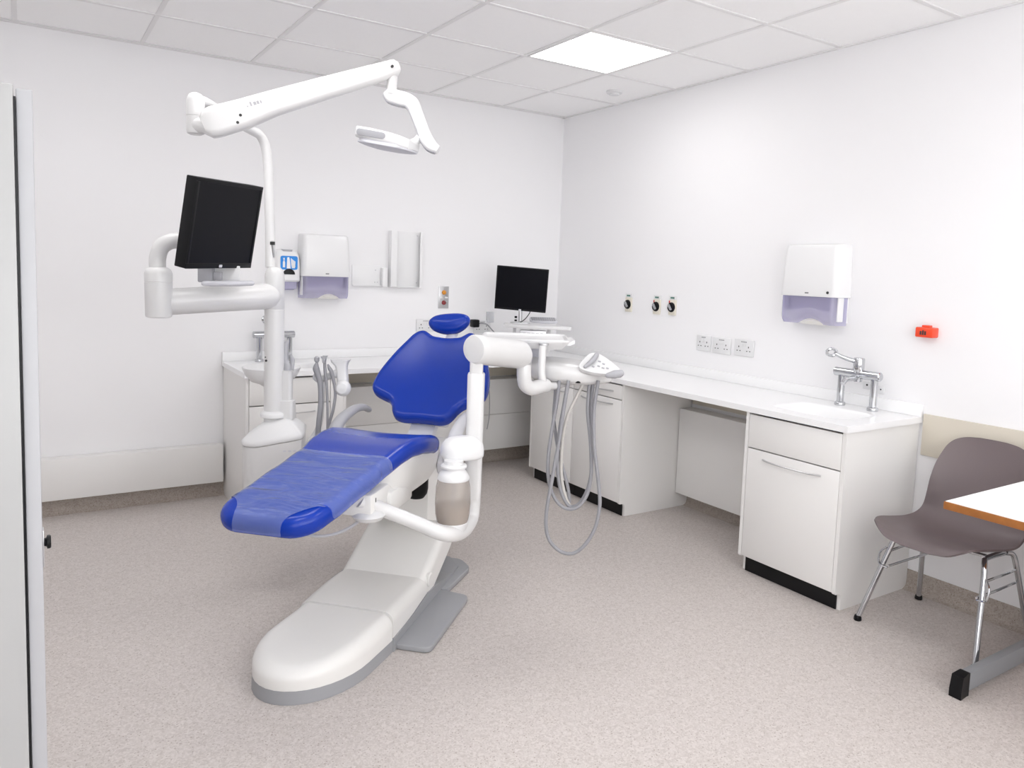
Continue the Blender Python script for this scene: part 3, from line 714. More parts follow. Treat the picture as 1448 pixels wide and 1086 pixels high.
# grey skirt
def LCF(s_): return -.042*max(0, 1-s_/.42)
def zrings(outs): return [[S(p[0], p[1]+LCF(p[0]), z) for p in o] for o, z in outs]
b = B(); b.rings(zrings([(noseline(.425, .200, .27, 0.0), .0008), (noseline(.425, .198, .268, .002), .047)])); b.obj('skirt', GREYM, ch, 'grey skirt around the foot')
# white front shell: lofted dome rising to the knee joint
def shellrings(s0, s1, hw_, nose, zl, zh, steps=8, rd=.05):
    rs = []
    def top(s): return lerp([0, .08, .2, .43, .62, .82], [.112, .128, .142, .152, .156, .158], s)
    for k in range(steps+1):
        a = k/steps*math.pi/2; ins = rd*(1-math.cos(a)); o = noseline(s1, hw_-ins, nose-ins if nose else 0, s0+ins)
        rs.append([S(p[0], p[1]+LCF(p[0]), zl+(max(top(p[0])-zl, .01))*(.45+.55*math.sin(a))) for p in o])
    o0 = noseline(s1, hw_, nose, s0); rs.insert(0, [S(p[0], p[1]+LCF(p[0]), zl) for p in o0])
    for f in (.8, .55, .3, .1):
        o = noseline(s1, (hw_-rd)*f, (nose-rd)*1.0, s0+rd)
        q = []
        for p in noseline(s1, hw_-rd, nose-rd, s0+rd):
            s_ = s1+(p[0]-s1)*(f*.35+.65) if False else s1-(s1-p[0])*(1-(1-f)*.9*(1 if p[0] < s1-.02 else 0)); l_ = p[1]*f
            q.append(S(s_, l_+LCF(s_), top(s_)+.001*(1-f*f)))
        rs.append(q)
    return rs
b = B(); b.rings(shellrings(.004, .425, .198, .262, .0475, .15)); b.obj('foot_shell', WARM, ch, 'white front shell with scuffed nose', sharp=50)
def boxloft(stations, rd=.05, n=5, up=None):
    """stations: (s, l_half, zbottom, ztop); open-ended white covers with rounded upper edges"""
    rs = []
    for s_, hwd, z0, z1 in stations:
        q = [S(s_, hwd, z0)]
        for k in range(n+1):
            a = R(90*k/n); q.append(S(s_, hwd-rd+rd*math.cos(a), z1-rd+rd*math.sin(a)))
        for k in range(n+1):
            a = R(90+90*k/n); q.append(S(s_, -hwd+rd+rd*math.cos(a), z1-rd+rd*math.sin(a)))
        q.append(S(s_, -hwd, z0)); rs.append(q)
    return rs
B().rings(boxloft([(.4300, .199, .05, .157), (.50, .201, .055, .160), (.62, .204, .066, .160), (.74, .203, .078, .156), (.795, .202, .083, .150)], .045)).obj('knee_shell', WARM, ch, 'white middle shell')
# grey foot plates
b = B()
b.prism([(.426, -.195), (.426, .205), (.80, .203), (1.25, .20), (1.36, .12), (1.36, -.12), (1.25, -.20)], .03, frame(CO+ZV*.0008, x=AX, y=LX.cross(AX)*0+Vector((-LX.x, -LX.y, 0)), z=ZV) @ Matrix.Scale(-1, 4, (0, 1, 0)))
b.rings([[S(s_, l_, z_) for l_, z_ in ((-.198, .025), (.205, .025), (.205, zz_), (-.198, zz_))] for s_, zz_ in ((.4262, .055), (.60, .062), (.80, .078), (.90, .075), (1.15, .035))])
b.obj('base_frame', GREYM, ch)
Mfp = frame(CO+ZV*.0008, x=AX, y=Vector((-LX.x, -LX.y, 0)), z=ZV)
def plate(pts, h): 
    return B().prism([(p[0], -p[1]) for p in pts], h, Mfp, .008)
def rounded(pts, r=.03, n=4):
    out = []; m_ = len(pts)
    for i in range(m_):
        p = Vector(pts[i]); a = (Vector(pts[i-1])-p); c = (Vector(pts[(i+1) % m_])-p)
        rr = min(r, a.length*.45, c.length*.45); p0 = p+a.normalized()*rr; p1 = p+c.normalized()*rr
        for k in range(n+1):
            t_ = k/n; out.append(tuple(p0*(1-t_)**2+p*2*t_*(1-t_)+p1*t_*t_))
    return out
plate(rounded([(.445, .19), (.450, .345), (.960, .345), (.985, .19)], .035), .024).obj('foot_plate', GREYM, ch)
plate(rounded([(.985, .12), (.985, .232), (1.27, .255), (1.36, .18), (1.36, .10)], .03), .026).obj('foot_plate', GREYM, ch)
plate(rounded([(.90, -.19), (.93, -.33), (1.25, -.31), (1.27, -.19)], .03), .024).obj('foot_plate', GREYM, ch)
# lift arm
def oriented_loft(stations, rd=.04, n=5):
    rs = []
    for (s_, z_, ang, hwd, th) in stations:
        dn = Vector((math.sin(ang), 0, -math.cos(ang)))     # downwards normal in the s-z plane
        def P(l_, d_): return S(s_+dn.x*d_, l_, z_+dn.z*d_)
        q = [P(hwd, th)]
        for k in range(n+1):
            a = R(90*k/n); q.append(P(hwd-rd+rd*math.cos(a), rd-rd*math.sin(a)))
        for k in range(n+1):
            a = R(90+90*k/n); q.append(P(-hwd+rd+rd*math.cos(a), rd-rd*math.sin(a)))
        q.append(P(-hwd, th)); rs.append(q)
    return rs
an = math.atan2(.16, .30)
B().rings(oriented_loft([(.775, .146, an, .196, .10), (.80, .157, an, .198, .115), (1.05, .275, an, .198, .12), (1.30, .40, an, .196, .12), (1.46, .475, an, .190, .11)], .035)).obj('lift_arm', WARM, ch, 'white sloping lift arm cover')
B().cyl(S(.835, .150, .128), LX, .03, .056, .004).obj('pivot_cap', WARM, ch)
# carriage under the seat
b = B(); b.rings(boxloft([(.98, .13, .34, .60), (1.05, .15, .32, .64), (1.28, .15, .36, .66), (1.36, .12, .42, .64)], .05)); b.obj('seat_carriage', WARM, ch)
# seat cushion with leg rest (one upholstered piece)
SC = .042
def ztop(s_): return lerp([-.16, .0, .15, .30, .42, .50, .60, .70, .84], [.688, .726, .765, .801, .822, .828, .822, .802, .765], s_)
def hwid(s_): return lerp([-.16, .3, .45, .60, .84], [.180, .188, .206, .222, .214], s_)
TH = .078
def SCF(s_): return lerp([-.16, .30], [-.032, .042], s_)
def seatfn(s_, l_, h_):
    e = .01; sl = (ztop(s_+e)-ztop(s_-e))/(2*e); nn = Vector((-sl, 0, 1)).normalized()
    cr = -.009*max(0, 1-(l_/.2)**2)*(1 if h_ > 0 else 0)*(.4+.6*max(0, min(1, (s_-.2)/.3)))
    return S(s_+nn.x*(h_-TH/2), SCF(s_)+l_, ztop(s_)+nn.z*(h_-TH/2)+cr)
def seat_outline(e=0, s0=-.15, s1=.82):
    pts = []; ns = 26; rc = .095
    half = []
    for k in range(9):                      # rounded front corner
        a = R(90*k/8); half.append((s0-e+rc-rc*math.cos(a), hwid(s0)+e-rc+rc*math.sin(a)))
    for k in range(1, ns): 
        s_ = s0+rc+(s1-.07-s0-rc)*k/ns; half.append((s_, hwid(s_)+e))
    for k in range(7):
        a = R(90*k/6); half.append((s1-.07+.07*math.sin(a), hwid(s1)+e-.07+.07*math.cos(a)))
    front = [(s0-e, (hwid(s0)+e-rc)*(-1+2*k/8)) for k in range(1, 8)]
    back = [(s1, (hwid(s1)+e-.07)*(1-2*k/8)) for k in range(1, 8)]
    return front+half+back+[(p[0], -p[1]) for p in half[::-1]]
seat = B().cushion(seat_outline(), seatfn, TH, .034, 0, ctr=(.36, 0), inner=tuple(1-.97*(k+1)/22 for k in range(22))).obj('seat_cushion', BLUE, ch, 'blue vinyl seat and leg rest')
# re-lay the inner top rings so they follow the bend
def cover_piece():
    t1 = bmesh.new(); s0, s1 = -.150, .300; off = .0032
    ns, nl = 44, 40; rows = []
    for i in range(ns+1):
        f = i/ns
        row = []
        for j in range(nl+1):
            v = -1+2*j/nl; row.append((f, v))
        rows.append(row)
    def pt(s_, v):
        # v in -1..1 sweeps from the lower left edge over the top to the lower right edge
        w_ = hwid(max(s_, s0)); er = .034; flat = w_-er; arc = er*math.pi/2; tot = flat+arc+.02
        d_ = abs(v)*tot; sg = 1 if v >= 0 else -1
        if d_ < flat: l_, h_ = d_, TH/2+off
        elif d_ < flat+arc:
            a = (d_-flat)/er; l_, h_ = flat+(er+off)*math.sin(a), TH/2-er+(er+off)*math.cos(a)
        else: l_, h_ = w_+off, TH/2-er-(d_-flat-arc)
        return l_*sg, h_
    V = []
    for i in range(ns+1):
        row = []
        for j in range(nl+1):
            v = -1+2*j/nl
            # front wraps down: first part of the sweep runs down the front face
            er = .034; arc = er*math.pi/2; L = (s1-(s0+er)); tot = L+arc+.02; d_ = i/ns*tot
            if d_ < L: s_ = s1-d_; drop = 0; fwd = 0
            elif d_ < L+arc:
                a = (d_-L)/er; s_ = s0+er-(er+off)*math.sin(a); drop = (er+off)*(1-math.cos(a))
            else: s_ = s0-off; drop = er+off+(d_-L-arc)
            rc = .095
            # left and right corner cut-outs of the cover
            sc = max(0, (s0+.115)-s_ ) + drop*.9
            lim = 1.0
            w_ = hwid(max(s_, s0))
            T_ = .135; tt = max(0, T_-sc)/T_; cut = (w_-.034+er*math.pi/2+.02)-.135*math.sqrt(max(0, 1-tt*tt))
            cutv = cut/(w_-.034+er*math.pi/2+.02) if sc > 0 else 1.0
            l_, h_ = pt(s_, v*min(1, cutv))
            if sc <= 0 or True:
                p_ = seatfn(s_, l_, h_-drop)
            row.append(t1.verts.new(p_))
        V.append(row)
    for a, c in zip(V[:-1], V[1:]):
        for j in range(nl): t1.faces.new((a[j], a[j+1], c[j+1], c[j]))
    bmesh.ops.recalc_face_normals(t1, faces=t1.faces)
    b = B(); b.merge(t1); return b
cover_piece().obj('foot_cover', COVER, ch, 'clear vinyl cover over the leg rest', sharp=60)
# white seat pan and mechanism
def panfn(a, l_, h_): return S(a, SC+l_, h_)
pan = smooth2([(.33, 0), (.34, .14), (.42, .185), (.60, .195), (.80, .19), (.90, .15), (.92, 0), (.90, -.15), (.80, -.19), (.60, -.195), (.42, -.185), (.34, -.14)], 4)
rs = []
for f, dz in ((1.0, None), (1.0, .0), (.985, .045), (.93, .09), (.82, .125), (.6, .150), (.3, .160), (.05, .162)):
    q = []
    for p in pan:
        s_ = .62+(p[0]-.62)*f+ (0 if dz is None else dz*.25); l_ = p[1]*f; zt_ = ztop(p[0])-TH*.62
        q.append(S(s_, SC+l_, zt_ if dz is None else zt_*(1-min(1, dz/.05))+(min(1, dz/.05))*.715-dz))
    rs.append(q)
B().rings(rs).obj('seat_pan', WARM, ch, 'white moulded pan under the seat', sharp=60)
B().lathe([(.01, -.048), (.034, -.042), (.048, -.022), (.052, 0), (.052, .05)], Matrix.Translation(onl(589, 690, .10)), 28).obj('pivot_boot', BLKPL, ch, 'black rubber boot below the seat')
b = B(); Mc = frame(CO, x=AX, y=-LX, z=ZV)
b.box(.20, .40, -.20, -.02, .60, .685, .012, Mc); b.box(.34, .56, -.22, .12, .57, .66, .02, Mc); b.obj('leg_rest_actuator', WARM, ch, 'white mechanism box under the leg rest')
b = B(); b.box(.235, .240, -.2012, -.196, .612, .665, 0, Mc); b.box(.205, .225, -.2015, -.196, .605, .611, 0, Mc); b.box(.27, .29, -.2015, -.196, .600, .606, 0, Mc); b.cyl(S(.27, .197, .592), LX, .006, .006); b.obj('bracket_slots', DARK, ch)
B().tube([S(-.02, -.03, .640), S(-.02, -.03, .655)], .010, 12, smooth=False).obj('leg_rest_stud', STEEL, ch)
B().tube([S(.30, .16, .612), S(.18, .14, .575), S(.06, .10, .575), S(.0, .04, .60), S(-.0, .0, .645)], .0055, 8).obj('leg_rest_cable', GREYP, ch, 'grey cable below the leg rest')
# backrest
th = math.atan2(.385, .40); UPB = Vector((math.cos(th), 0, math.sin(th))); NRB = Vector((-math.sin(th), 0, math.cos(th)))
BT = .075
def backfn(l_, b_, h_):
    q = Vector((1.12, .035, .775))+UPB*b_+NRB*(h_-BT/2+.55*l_*l_+.42*(b_-.22)**2)
    return S(q.x, q.y+l_, q.z)
half = [(0, .500), (.035, .502), (.072, .506), (.098, .520), (.122, .530), (.150, .522), (.178, .496), (.206, .448), (.236, .390), (.264, .318), (.284, .245), (.291, .180), (.285, .142), (.264, .118), (.226, .104), (.192, .092), (.168, .066), (.150, .026), (.128, -.002), (.090, -.012), (.045, -.006), (0, -.004)]
outl = half+[(-p[0], p[1]) for p in half[-2:0:-1]]
B().cushion(smooth2(outl, 4), backfn, BT, .030, -.004, ctr=(0, .23), inner=(.9, .78, .64, .5, .36, .22, .1)).obj('backrest', BLUE, ch, 'blue vinyl winged backrest')
b = B(); Mb = frame(S(1.12, .035, .775)-ZV*0, x=LX, y=(S(*(UPB))-CO), z=(S(*(NRB))-CO))
b.box(-.11, .11, .03, .42, -.115, -.072, .02, Mb); b.obj('back_shell', LGREY, ch)
b = B(); b.rings([[S(s_, l_+.035, z_) for l_ in (-.055, .055) for s_, z_ in ((p_ if l_ < 0 else q_),)] for p_, q_ in ()] or [[S(s0_, .035-.06, z0_), S(s0_, .035+.06, z0_), S(s0_+.05, .035+.06, z0_-.01), S(s0_+.05, .035-.06, z0_-.01)] for s0_, z0_ in ((.90, .66), (1.02, .665), (1.11, .70), (1.18, .76), (1.28, .86))]); b.obj('back_bracket', LGREY, ch, 'pale grey steel bracket behind the seat')
# headrest
th2 = R(65); UPH = Vector((math.cos(th2), 0, math.sin(th2))); NRH = Vector((-math.sin(th2), 0, math.cos(th2)))
HT = .062
def headfn(l_, b_, h_):
    q = Vector((1.6, 0, 1.2))+UPH*b_+NRH*(h_-HT*.35); return S(q.x, q.y+l_, q.z)
ho = smooth2([(-.114, -.008), (-.112, .017), (-.082, .043), (-.022, .058), (.052, .063), (.094, .052), (.109, .028), (.1, -.004), (.068, -.037), (.03, -.052), (-.017, -.057), (-.066, -.047), (-.096, -.031)], 5)
hd = B().cushion(ho, headfn, HT, .0305, .006, ctr=(0, 0)).obj('headrest', BLUE, ch, 'blue oval headrest')
hs = B(); p_a = headfn(.02, -.03, -.03); p_b = backfn(-.012, .44, -.02)
hs.tube([p_a, (p_a+p_b)/2, p_b], .030, 16, flat=.35, smooth=False, xhint=tuple(S(*NRB)-CO)); hs.obj('headrest_bar', LGREY, ch, 'pale grey headrest bar')
# armrests
b = B(); b.tube([S(.80, -.235, .69), S(.845, -.262, .755), S(.93, -.268, .792), S(1.05, -.268, .812), S(1.14, -.268, .806), S(1.20, -.268, .786)], [.032, .030, .026, .022, .020, .019], 16, roundcap=True, flat=.8); b.obj('armrest', GREYP, ch, 'grey curved armrest on the far side')
b = B(); b.tube([S(.86, .262, .62), S(.83, .285, .69), S(.86, .29, .765), S(.94, .29, .805), S(1.05, .29, .82), S(1.16, .29, .805)], [.045, .036, .030, .026, .024, .02], 16, roundcap=True, flat=.8); b.obj('armrest', LGREY, ch, 'pale grey curved armrest behind the bottle')
B().cyl(S(.86, .225, .645), LX, .055, .045, .008).obj('armrest_hinge', LGREY, ch); B().cyl(S(.82, -.25, .70), LX, .04, .06, .006).obj('armrest_hinge', LGREY, ch)

# ================================================ DELIVERY UNIT
e1 = Vector((math.cos(YAW), -math.sin(YAW), 0)); e2 = Vector((math.sin(YAW), math.cos(YAW), 0))
cb = S(.60, .452, 0)
du = thing('delivery_unit', 'white instrument delivery unit on a column with looping grey hoses beside the dental chair', 'dental delivery unit', (cb.x, cb.y, .45))
base_pts = [onl(508, 707, .15), onl(545, 722, .22), onl(590, 740, .33), onl(628, 755, .425)]
colb = S(.60, .452, .56)
B().tube(base_pts+[onl(652, 752, .452), onl(665, 735, .452), colb, colb+ZV*.04], [.027, .026, .026, .027, .029, .030, .031, .031], 18, k=10).obj('mounting_arm', WHITE, du)
B().lathe([(.01, -.02), (.05, -.016), (.062, 0), (.05, .014), (.03, .02)], Matrix.Translation(onl(521, 727, .17)), 24).obj('arm_pivot', WHITE, du)
def rsq(c, r_, z_): return [Vector((c.x, c.y, z_))+e1*p[0]+e2*p[1] for p in rrect(2*r_, 2*r_, r_*.55, 5)]
B().rings([rsq(cb, .031, .585), rsq(cb, .0325, .62), rsq(cb, .033, 1.078), rsq(cb, .031, 1.084)]).obj('column', WHITE, du)
B().rings([rsq(cb, .0255, 1.07), rsq(cb, .0255, 1.14)]).obj('inner_column', WHITE, du)
A0 = at(672, 494, 2.93); A1 = at(733, 501, 3.16)
ad = (A1-A0).normalized()
B().rings([[A0+ad*t_+ (Vector((0, 0, 1))*math.cos(q)+ad.cross(ZV).normalized()*math.sin(q))*r_ for q in [2*math.pi*i/32 for i in range(32)]] for t_, r_ in ((-.012, .040), (-.010, .052), (0, .0575), (.02, .058), ((A1-A0).length, .0605), ((A1-A0).length+.02, .057), ((A1-A0).length+.038, .046), ((A1-A0).length+.05, .028), ((A1-A0).length+.053, .008))]).obj('boom_arm', WHITE, du)
E0 = at(741, 514, 3.17)
B().cyl(E0-ZV*.004, ZV, .031, .022).obj('arm_collar', STEEL, du)
B().tube([E0, at(741, 532, 3.17), at(743, 543, 3.18), at(751, 549, 3.2), at(762, 547, 3.23), at(772, 545, 3.27)], .0305, 18).obj('elbow_pipe', WHITE, du)
# instrument head housing: section rings swept along e1
HC = at(800, 524, 3.42)
def hsec(x, yc, hy, zc, hz_, sq=.6, n=28):
    out = []
    for i in range(n):
        a = 2*math.pi*i/n; c_, s_ = math.cos(a), math.sin(a)
        out.append(HC+e1*x+e2*(yc+hy*math.copysign(abs(c_)**sq, c_))+ZV*(zc+hz_*math.copysign(abs(s_)**sq, s_)))
    return out
B().rings([hsec(-.185, .03, .05, .010, .018), hsec(-.175, .03, .085, .010, .030), hsec(-.14, .02, .12, .008, .042), hsec(-.06, .01, .14, .004, .050), hsec(.02, .0, .145, -.002, .052), hsec(.09, .0, .14, -.006, .048), hsec(.15, .0, .115, -.010, .038), hsec(.19, .0, .08, -.018, .024), hsec(.205, .0, .05, -.024, .012)]).obj('instrument_head', WHITE, du)
# tilted control console
nrm = (e1*-.15-e2*.62+ZV*.72).normalized(); xa = (e1*.80-ZV*.50-e2*.10); Mk = frame(at(851, 522, 3.27), x=xa, z=nrm)
con = B().prism(smooth2([(-.085, -.045), (-.09, .0), (-.075, .05), (-.03, .058), (.05, .03), (.095, .004), (.09, -.018), (.04, -.035), (-.03, -.05)], 4), .022, Mk, .004).obj('control_console', WHITE2, du)
for (x, y) in ((-.018, .018), (.004, .012), (-.010, -.008), (.012, -.010), (.030, -.004), (-.03, -.02)): B().box(x-.006, x+.006, y-.0035, y+.0035, .0215, .0245, .001, Mk).obj('button', GREYP, con, 'small grey button')
K = lambda x, y, z: Mk @ Vector((x, y, z))
B().tube([K(-.045, .045, .028), K(-.042, .02, .034), K(-.045, -.005, .034), K(-.06, -.035, .026)], [.010, .011, .011, .008], 12, roundcap=True).obj('grip_handle', GREYP, du, 'grey grip across the console')
B().tube([at(860, 531, 3.17), at(869, 529.5, 3.17), at(877, 528, 3.17)], [.012, .018, .016], 14, roundcap=True).obj('end_handle', GREYP, du, 'grey end handle')
B().rings([[at(u_, v_, d_) for u_, v_, d_ in q] for q in ([(832, 502, 3.34), (838, 500, 3.34), (838, 500, 3.38), (832, 502, 3.38)], [(832, 512, 3.34), (846, 512, 3.33), (846, 512, 3.37), (832, 512, 3.38)], [(840, 527, 3.3), (862, 527, 3.28), (862, 527, 3.32), (840, 527, 3.34)])]).obj('console_fin', WHITE2, du)
# work trays
def tray(c, w_, d_, th_, tilt=0, notch=0):
    M_ = frame(c, x=e1, y=e2) @ Matrix.Rotation(tilt, 4, 'Y')
    b = B(); b.rings([[M_ @ Vector((p[0], p[1], z_)) for p in rrect(w_-2*i_, d_-2*i_, .03-i_*.5, 5)] for i_, z_ in ((.03, -th_), (.006, -.004), (0, .004), (0, .010), (.004, .012), (.010, .010), (.016, .003), (.06, .001))]); return b
tray(at(742, 479, 3.42), .385, .34, .030).obj('instrument_tray', WHITE2, du, 'upper white tray')
B().rings([[at(u_, v_, d_) for u_, v_, d_ in q] for q in ([(770, 483, 3.40), (770, 488, 3.40), (772, 478, 3.62), (772, 473, 3.62)], [(790, 483.5, 3.38), (790, 488, 3.38), (788, 477, 3.62), (788, 473, 3.62)], [(806, 484, 3.38), (806, 489, 3.38), (802, 481, 3.58), (802, 477, 3.58)], [(813, 481, 3.38), (813, 486, 3.38), (808, 480, 3.52), (808, 477, 3.52)])]).obj('tray_lip', WHITE2, du)
B().tube([at(767.5, 489, 3.24), at(767, 500, 3.24), at(766, 520, 3.24), at(766.5, 533, 3.24), at(770, 543, 3.25), at(780, 546, 3.29), at(792, 544, 3.34), at(796, 540, 3.38)], .0165, 14).obj('tray_support', WHITE, du)
B().cyl(at(769, 487, 3.25)-ZV*.004, ZV, .022, .010).obj('tray_collar', STEEL, du)
B().box(-.045, .045, -.02, .02, -.075, .0, .006, frame(at(750, 491, 3.6), x=e1, y=e2)).obj('tray_bracket', LGREY, du)
# hoses
def hz_path(pts, d_=3.32, dd=0): return [at(u_, v_, d_+dd*i/len(pts)) for i, (u_, v_) in enumerate(pts)]
hoses = [
 ([(786, 538), (785, 560), (783, 590), (786, 615), (790, 640), (796, 662), (802, 685), (805, 705), (804, 717)], 3.36, 0.0, HOSE, .0075),
 ([(791, 538), (788, 565), (782, 600), (776, 640), (775, 670), (780, 695), (791, 713), (805, 720), (819, 715), (831, 697), (836, 668), (835, 625), (831, 580), (834, 538)], 3.30, 0.03, HOSE, .0080),
 ([(804, 538), (797, 580), (791, 622), (786, 648), (780, 682), (774, 715), (772, 742), (777, 764), (793, 780), (812, 782), (829, 768), (842, 745), (848, 715), (847, 690), (843, 655), (840, 625), (840, 580), (846, 538)], 3.27, 0.03, HOSE, .0080),
 ([(827, 538), (818, 556), (804, 585), (797, 612), (794, 645), (794, 675), (799, 700), (805, 714), (812, 717)], 3.34, 0.0, BEIGEH, .0075),
 ([(803, 540), (797, 575), (791, 610), (788, 650), (790, 680), (796, 702), (806, 716), (820, 711), (832, 688), (837, 655), (836, 610), (836, 575), (839, 538)], 3.33, 0.0, HOSE, .0075)]
for pts, d_, dd, mm, rr in hoses:
    B().tube(hz_path(pts, d_, dd), rr, 10, k=6).obj('hose', mm, du)
B().cyl(at(817, 540, 3.3)-ZV*.004, ZV, .016, .012).obj('head_knob', BLKPL, du)
# water bottle on the column
bc = at(640.5, 700, 2.845); zb = at(640.5, 755, 2.845).z; zn = at(640.5, 676, 2.845).z
Mb_ = Matrix.Translation((bc.x, bc.y, zb))
hb = zn-zb
wb = B().lathe([(.058, .045), (.064, .075), (.0665, hb*.55), (.064, hb*.85), (.058, hb*1.0), (.056, hb*1.005)], Mb_, 36).obj('water_bottle', BOTTLE, du, 'smoky water bottle half full')
B().lathe([(.0555, .047), (.0615, .076), (.064, hb*.50), (.063, hb*.52), (.001, hb*.52)], Mb_, 36).obj('water', WATER, wb)
B().lathe([(.006, .05), (.006, hb)], Mb_, 10).obj('dip_tube', LGREY, wb)
B().lathe([(.030, .0), (.045, .004), (.055, .018), (.060, .045), (.058, .047), (.02, .046)], Mb_, 36).obj('bottle_cup', WHITE2, du)
B().lathe([(.0585, hb-.002), (.060, hb+.006), (.052, hb+.022), (.042, hb+.034), (.040, hb+.040), (.048, hb+.043), (.049, hb+.050), (.046, hb+.054), (.036, hb+.056), (.036, hb+.07)], Mb_, 36).obj('bottle_neck', WHITE2, du)
# oval cap bracket: rests against the column
cc = Vector((bc.x, bc.y, zb+hb+.066)); cm = (cc+Vector((cb.x, cb.y, cc.z)))/2-e1*.008
vec = Vector((cb.x-cc.x, cb.y-cc.y, 0)); 
def oval(f, z_, lift=0):
    c0 = cm; ux = (e1*.9+e2*.43).normalized(); uy = ZV.cross(ux)
    return [c0+ux*(.083*f*math.copysign(abs(math.cos(q))**.8, math.cos(q)))+uy*(.063*f*math.copysign(abs(math.sin(q))**.8, math.sin(q)))+ZV*z_ for q in [2*math.pi*i/40 for i in range(40)]]
B().rings([oval(.90, -.004), oval(.985, .002), oval(1, .012), oval(.99, .034), oval(.93, .050), oval(.80, .064), oval(.58, .074), oval(.3, .079), oval(.05, .080)]).obj('bottle_bracket', WHITE2, du, 'white domed bracket over the bottle', sharp=60)
b = B(); q0 = cm-e2*.058-e1*.03
for dx in (-.012, 0, .012): b.cyl(cm+e1*(dx-.038)-e2*.052+ZV*(.016+abs(dx)*.4), -e2, .0035, .012)
b.cyl(cm-e1*.012-e2*.058+ZV*.004, -e2, .005, .006); b.obj('valve_switch', STEEL, du)

# ================================= SPITTOON UNIT WITH POLE
pc = S(.863, -.55, 0)-e1*.024
su = thing('spittoon_unit', 'white dental unit with tall pole, bowl and suction tubes left of the chair', 'dental unit', (pc.x, pc.y, .34))
# housing: tear-shaped plan, narrow end towards the foot of the chair
hp_ = smooth2([(-.150, -.02), (-.135, -.085), (-.08, -.125), (.0, -.135), (.085, -.13), (.112, -.115), (.118, .0), (.11, .10), (.05, .115), (-.05, .105), (-.12, .06)], 5)
ux, uy = (e1*.80-e2*.60), None
ux = (e1*.97+e2*.24).normalized(); uy = ZV.cross(ux)
def hpt(x, y, z_): return Vector((pc.x, pc.y, 0))+e1*.02+ux*x+uy*y+ZV*z_
def zedge(x): return lerp([-.22, -.1, .05, .17], [.664, .674, .700, .722], x)
rs = [[hpt(x*.93, y*.93, .32) for x, y in hp_], [hpt(x*.98, y*.98, .335) for x, y in hp_], [hpt(x, y, .37) for x, y in hp_], [hpt(x, y, zedge(x)-.002) for x, y in hp_]]
B().rings(rs).obj('housing', WHITE, su)
rs = [[hpt(x, y, zedge(x)) for x, y in hp_], [hpt(x*1.02, y*1.02, zedge(x)+.004) for x, y in hp_], [hpt(x*1.02, y*1.02, zedge(x)+.02) for x, y in hp_]]
for f, dz in ((.94, .034), (.80, .056), (.62, .074), (.45, .086), (.28, .092)): rs.append([hpt(.0+(x-.0)*f, y*f, zedge(x*f)+dz-.004) for x, y in hp_])
B().rings(rs).obj('lid', WHITE2, su, 'white domed lid of the housing', sharp=60)
b = B()
for k in range(3): b.box(.03+k*.022, .043+k*.022, -.1355, -.1300, .655, .663, 0, frame(hpt(0, 0, 0), x=ux, y=uy))
b.obj('maker_mark', LGREY, su)
b = B(); b.tube([S(.95, -.52, .40), S(1.05, -.38, .40), S(1.10, -.20, .42), S(1.12, -.10, .45)], .05, 16); b.obj('mounting_arm', WHITE, su)
zp0 = at(389, 590, 3.42).z; zj = at(386, 437, 3.42).z; zd = at(386, 378, 3.42).z
def rp(r_, z_, dx=0): return [Vector((pc.x, pc.y, z_))+e1*(dx+r_*math.cos(q))+e2*r_*math.sin(q) for q in [2*math.pi*i/32 for i in range(32)]]
B().rings([rp(.0435, zp0-.03), rp(.0435, zj-.002), rp(.0415, zj), rp(.0415, zj+.002), rp(.043, zj+.004), rp(.043, zd-.05), rp(.041, zd-.03), rp(.035, zd-.012), rp(.025, zd), rp(.02, zd+.001)]).obj('pole', WHITE, su)
B().lathe([(.05, -.012), (.058, -.008), (.060, .006), (.056, .014), (.044, .02)], Matrix.Translation((pc.x, pc.y, zp0+.004)), 32).obj('pole_collar', WHITE2, su)
B().cyl(at(376.5, 510, 3.38), -e2, .005, .004).obj('screw', DARK, su); B().cyl(at(375.5, 505, 3.385), -e2, .003, .004).obj('screw', DARK, su)
# bowl with outlet
bw = at(384, 525, 3.55); Mw = Matrix.Translation(bw)
B().lathe([(.012, -.115), (.030, -.112), (.036, -.07), (.055, -.058), (.09, -.045), (.115, -.018), (.128, .010), (.131, .020), (.128, .024), (.121, .018), (.10, -.012), (.06, -.034), (.02, -.040), (.001, -.041)], Mw, 40).obj('bowl', WHITE2, su, 'round white rinsing bowl')
q = at(406, 560, 3.46); q1 = at(406, 525, 3.46)
B().rings([[Vector((q.x, q.y, z_))+e1*p[0]+e2*p[1] for p in rrect(2*r_, 2*r_, .012)] for r_, z_ in ((.034, at(406, 592, 3.46).z), (.032, at(406, 566, 3.46).z), (.0225, at(406, 565, 3.46).z), (.0225, q1.z+.005))]).obj('bowl_post', WHITE, su)
B().tube([q1+ZV*.0, q1+ZV*.02, at(404, 511, 3.46), at(403, 500, 3.46), at(404, 488, 3.47), at(406, 484, 3.49)], [.019, .018, .013, .012, .012, .010], 14, roundcap=True).obj('cup_filler', GREYP, su, 'grey cup filler spout')
B().tube([at(412, 522, 3.49), at(413, 510, 3.5), at(411, 504, 3.5)], [.012, .012, .010], 12, roundcap=True).obj('bowl_rinser', GREYP, su, 'grey bowl rinse spout')
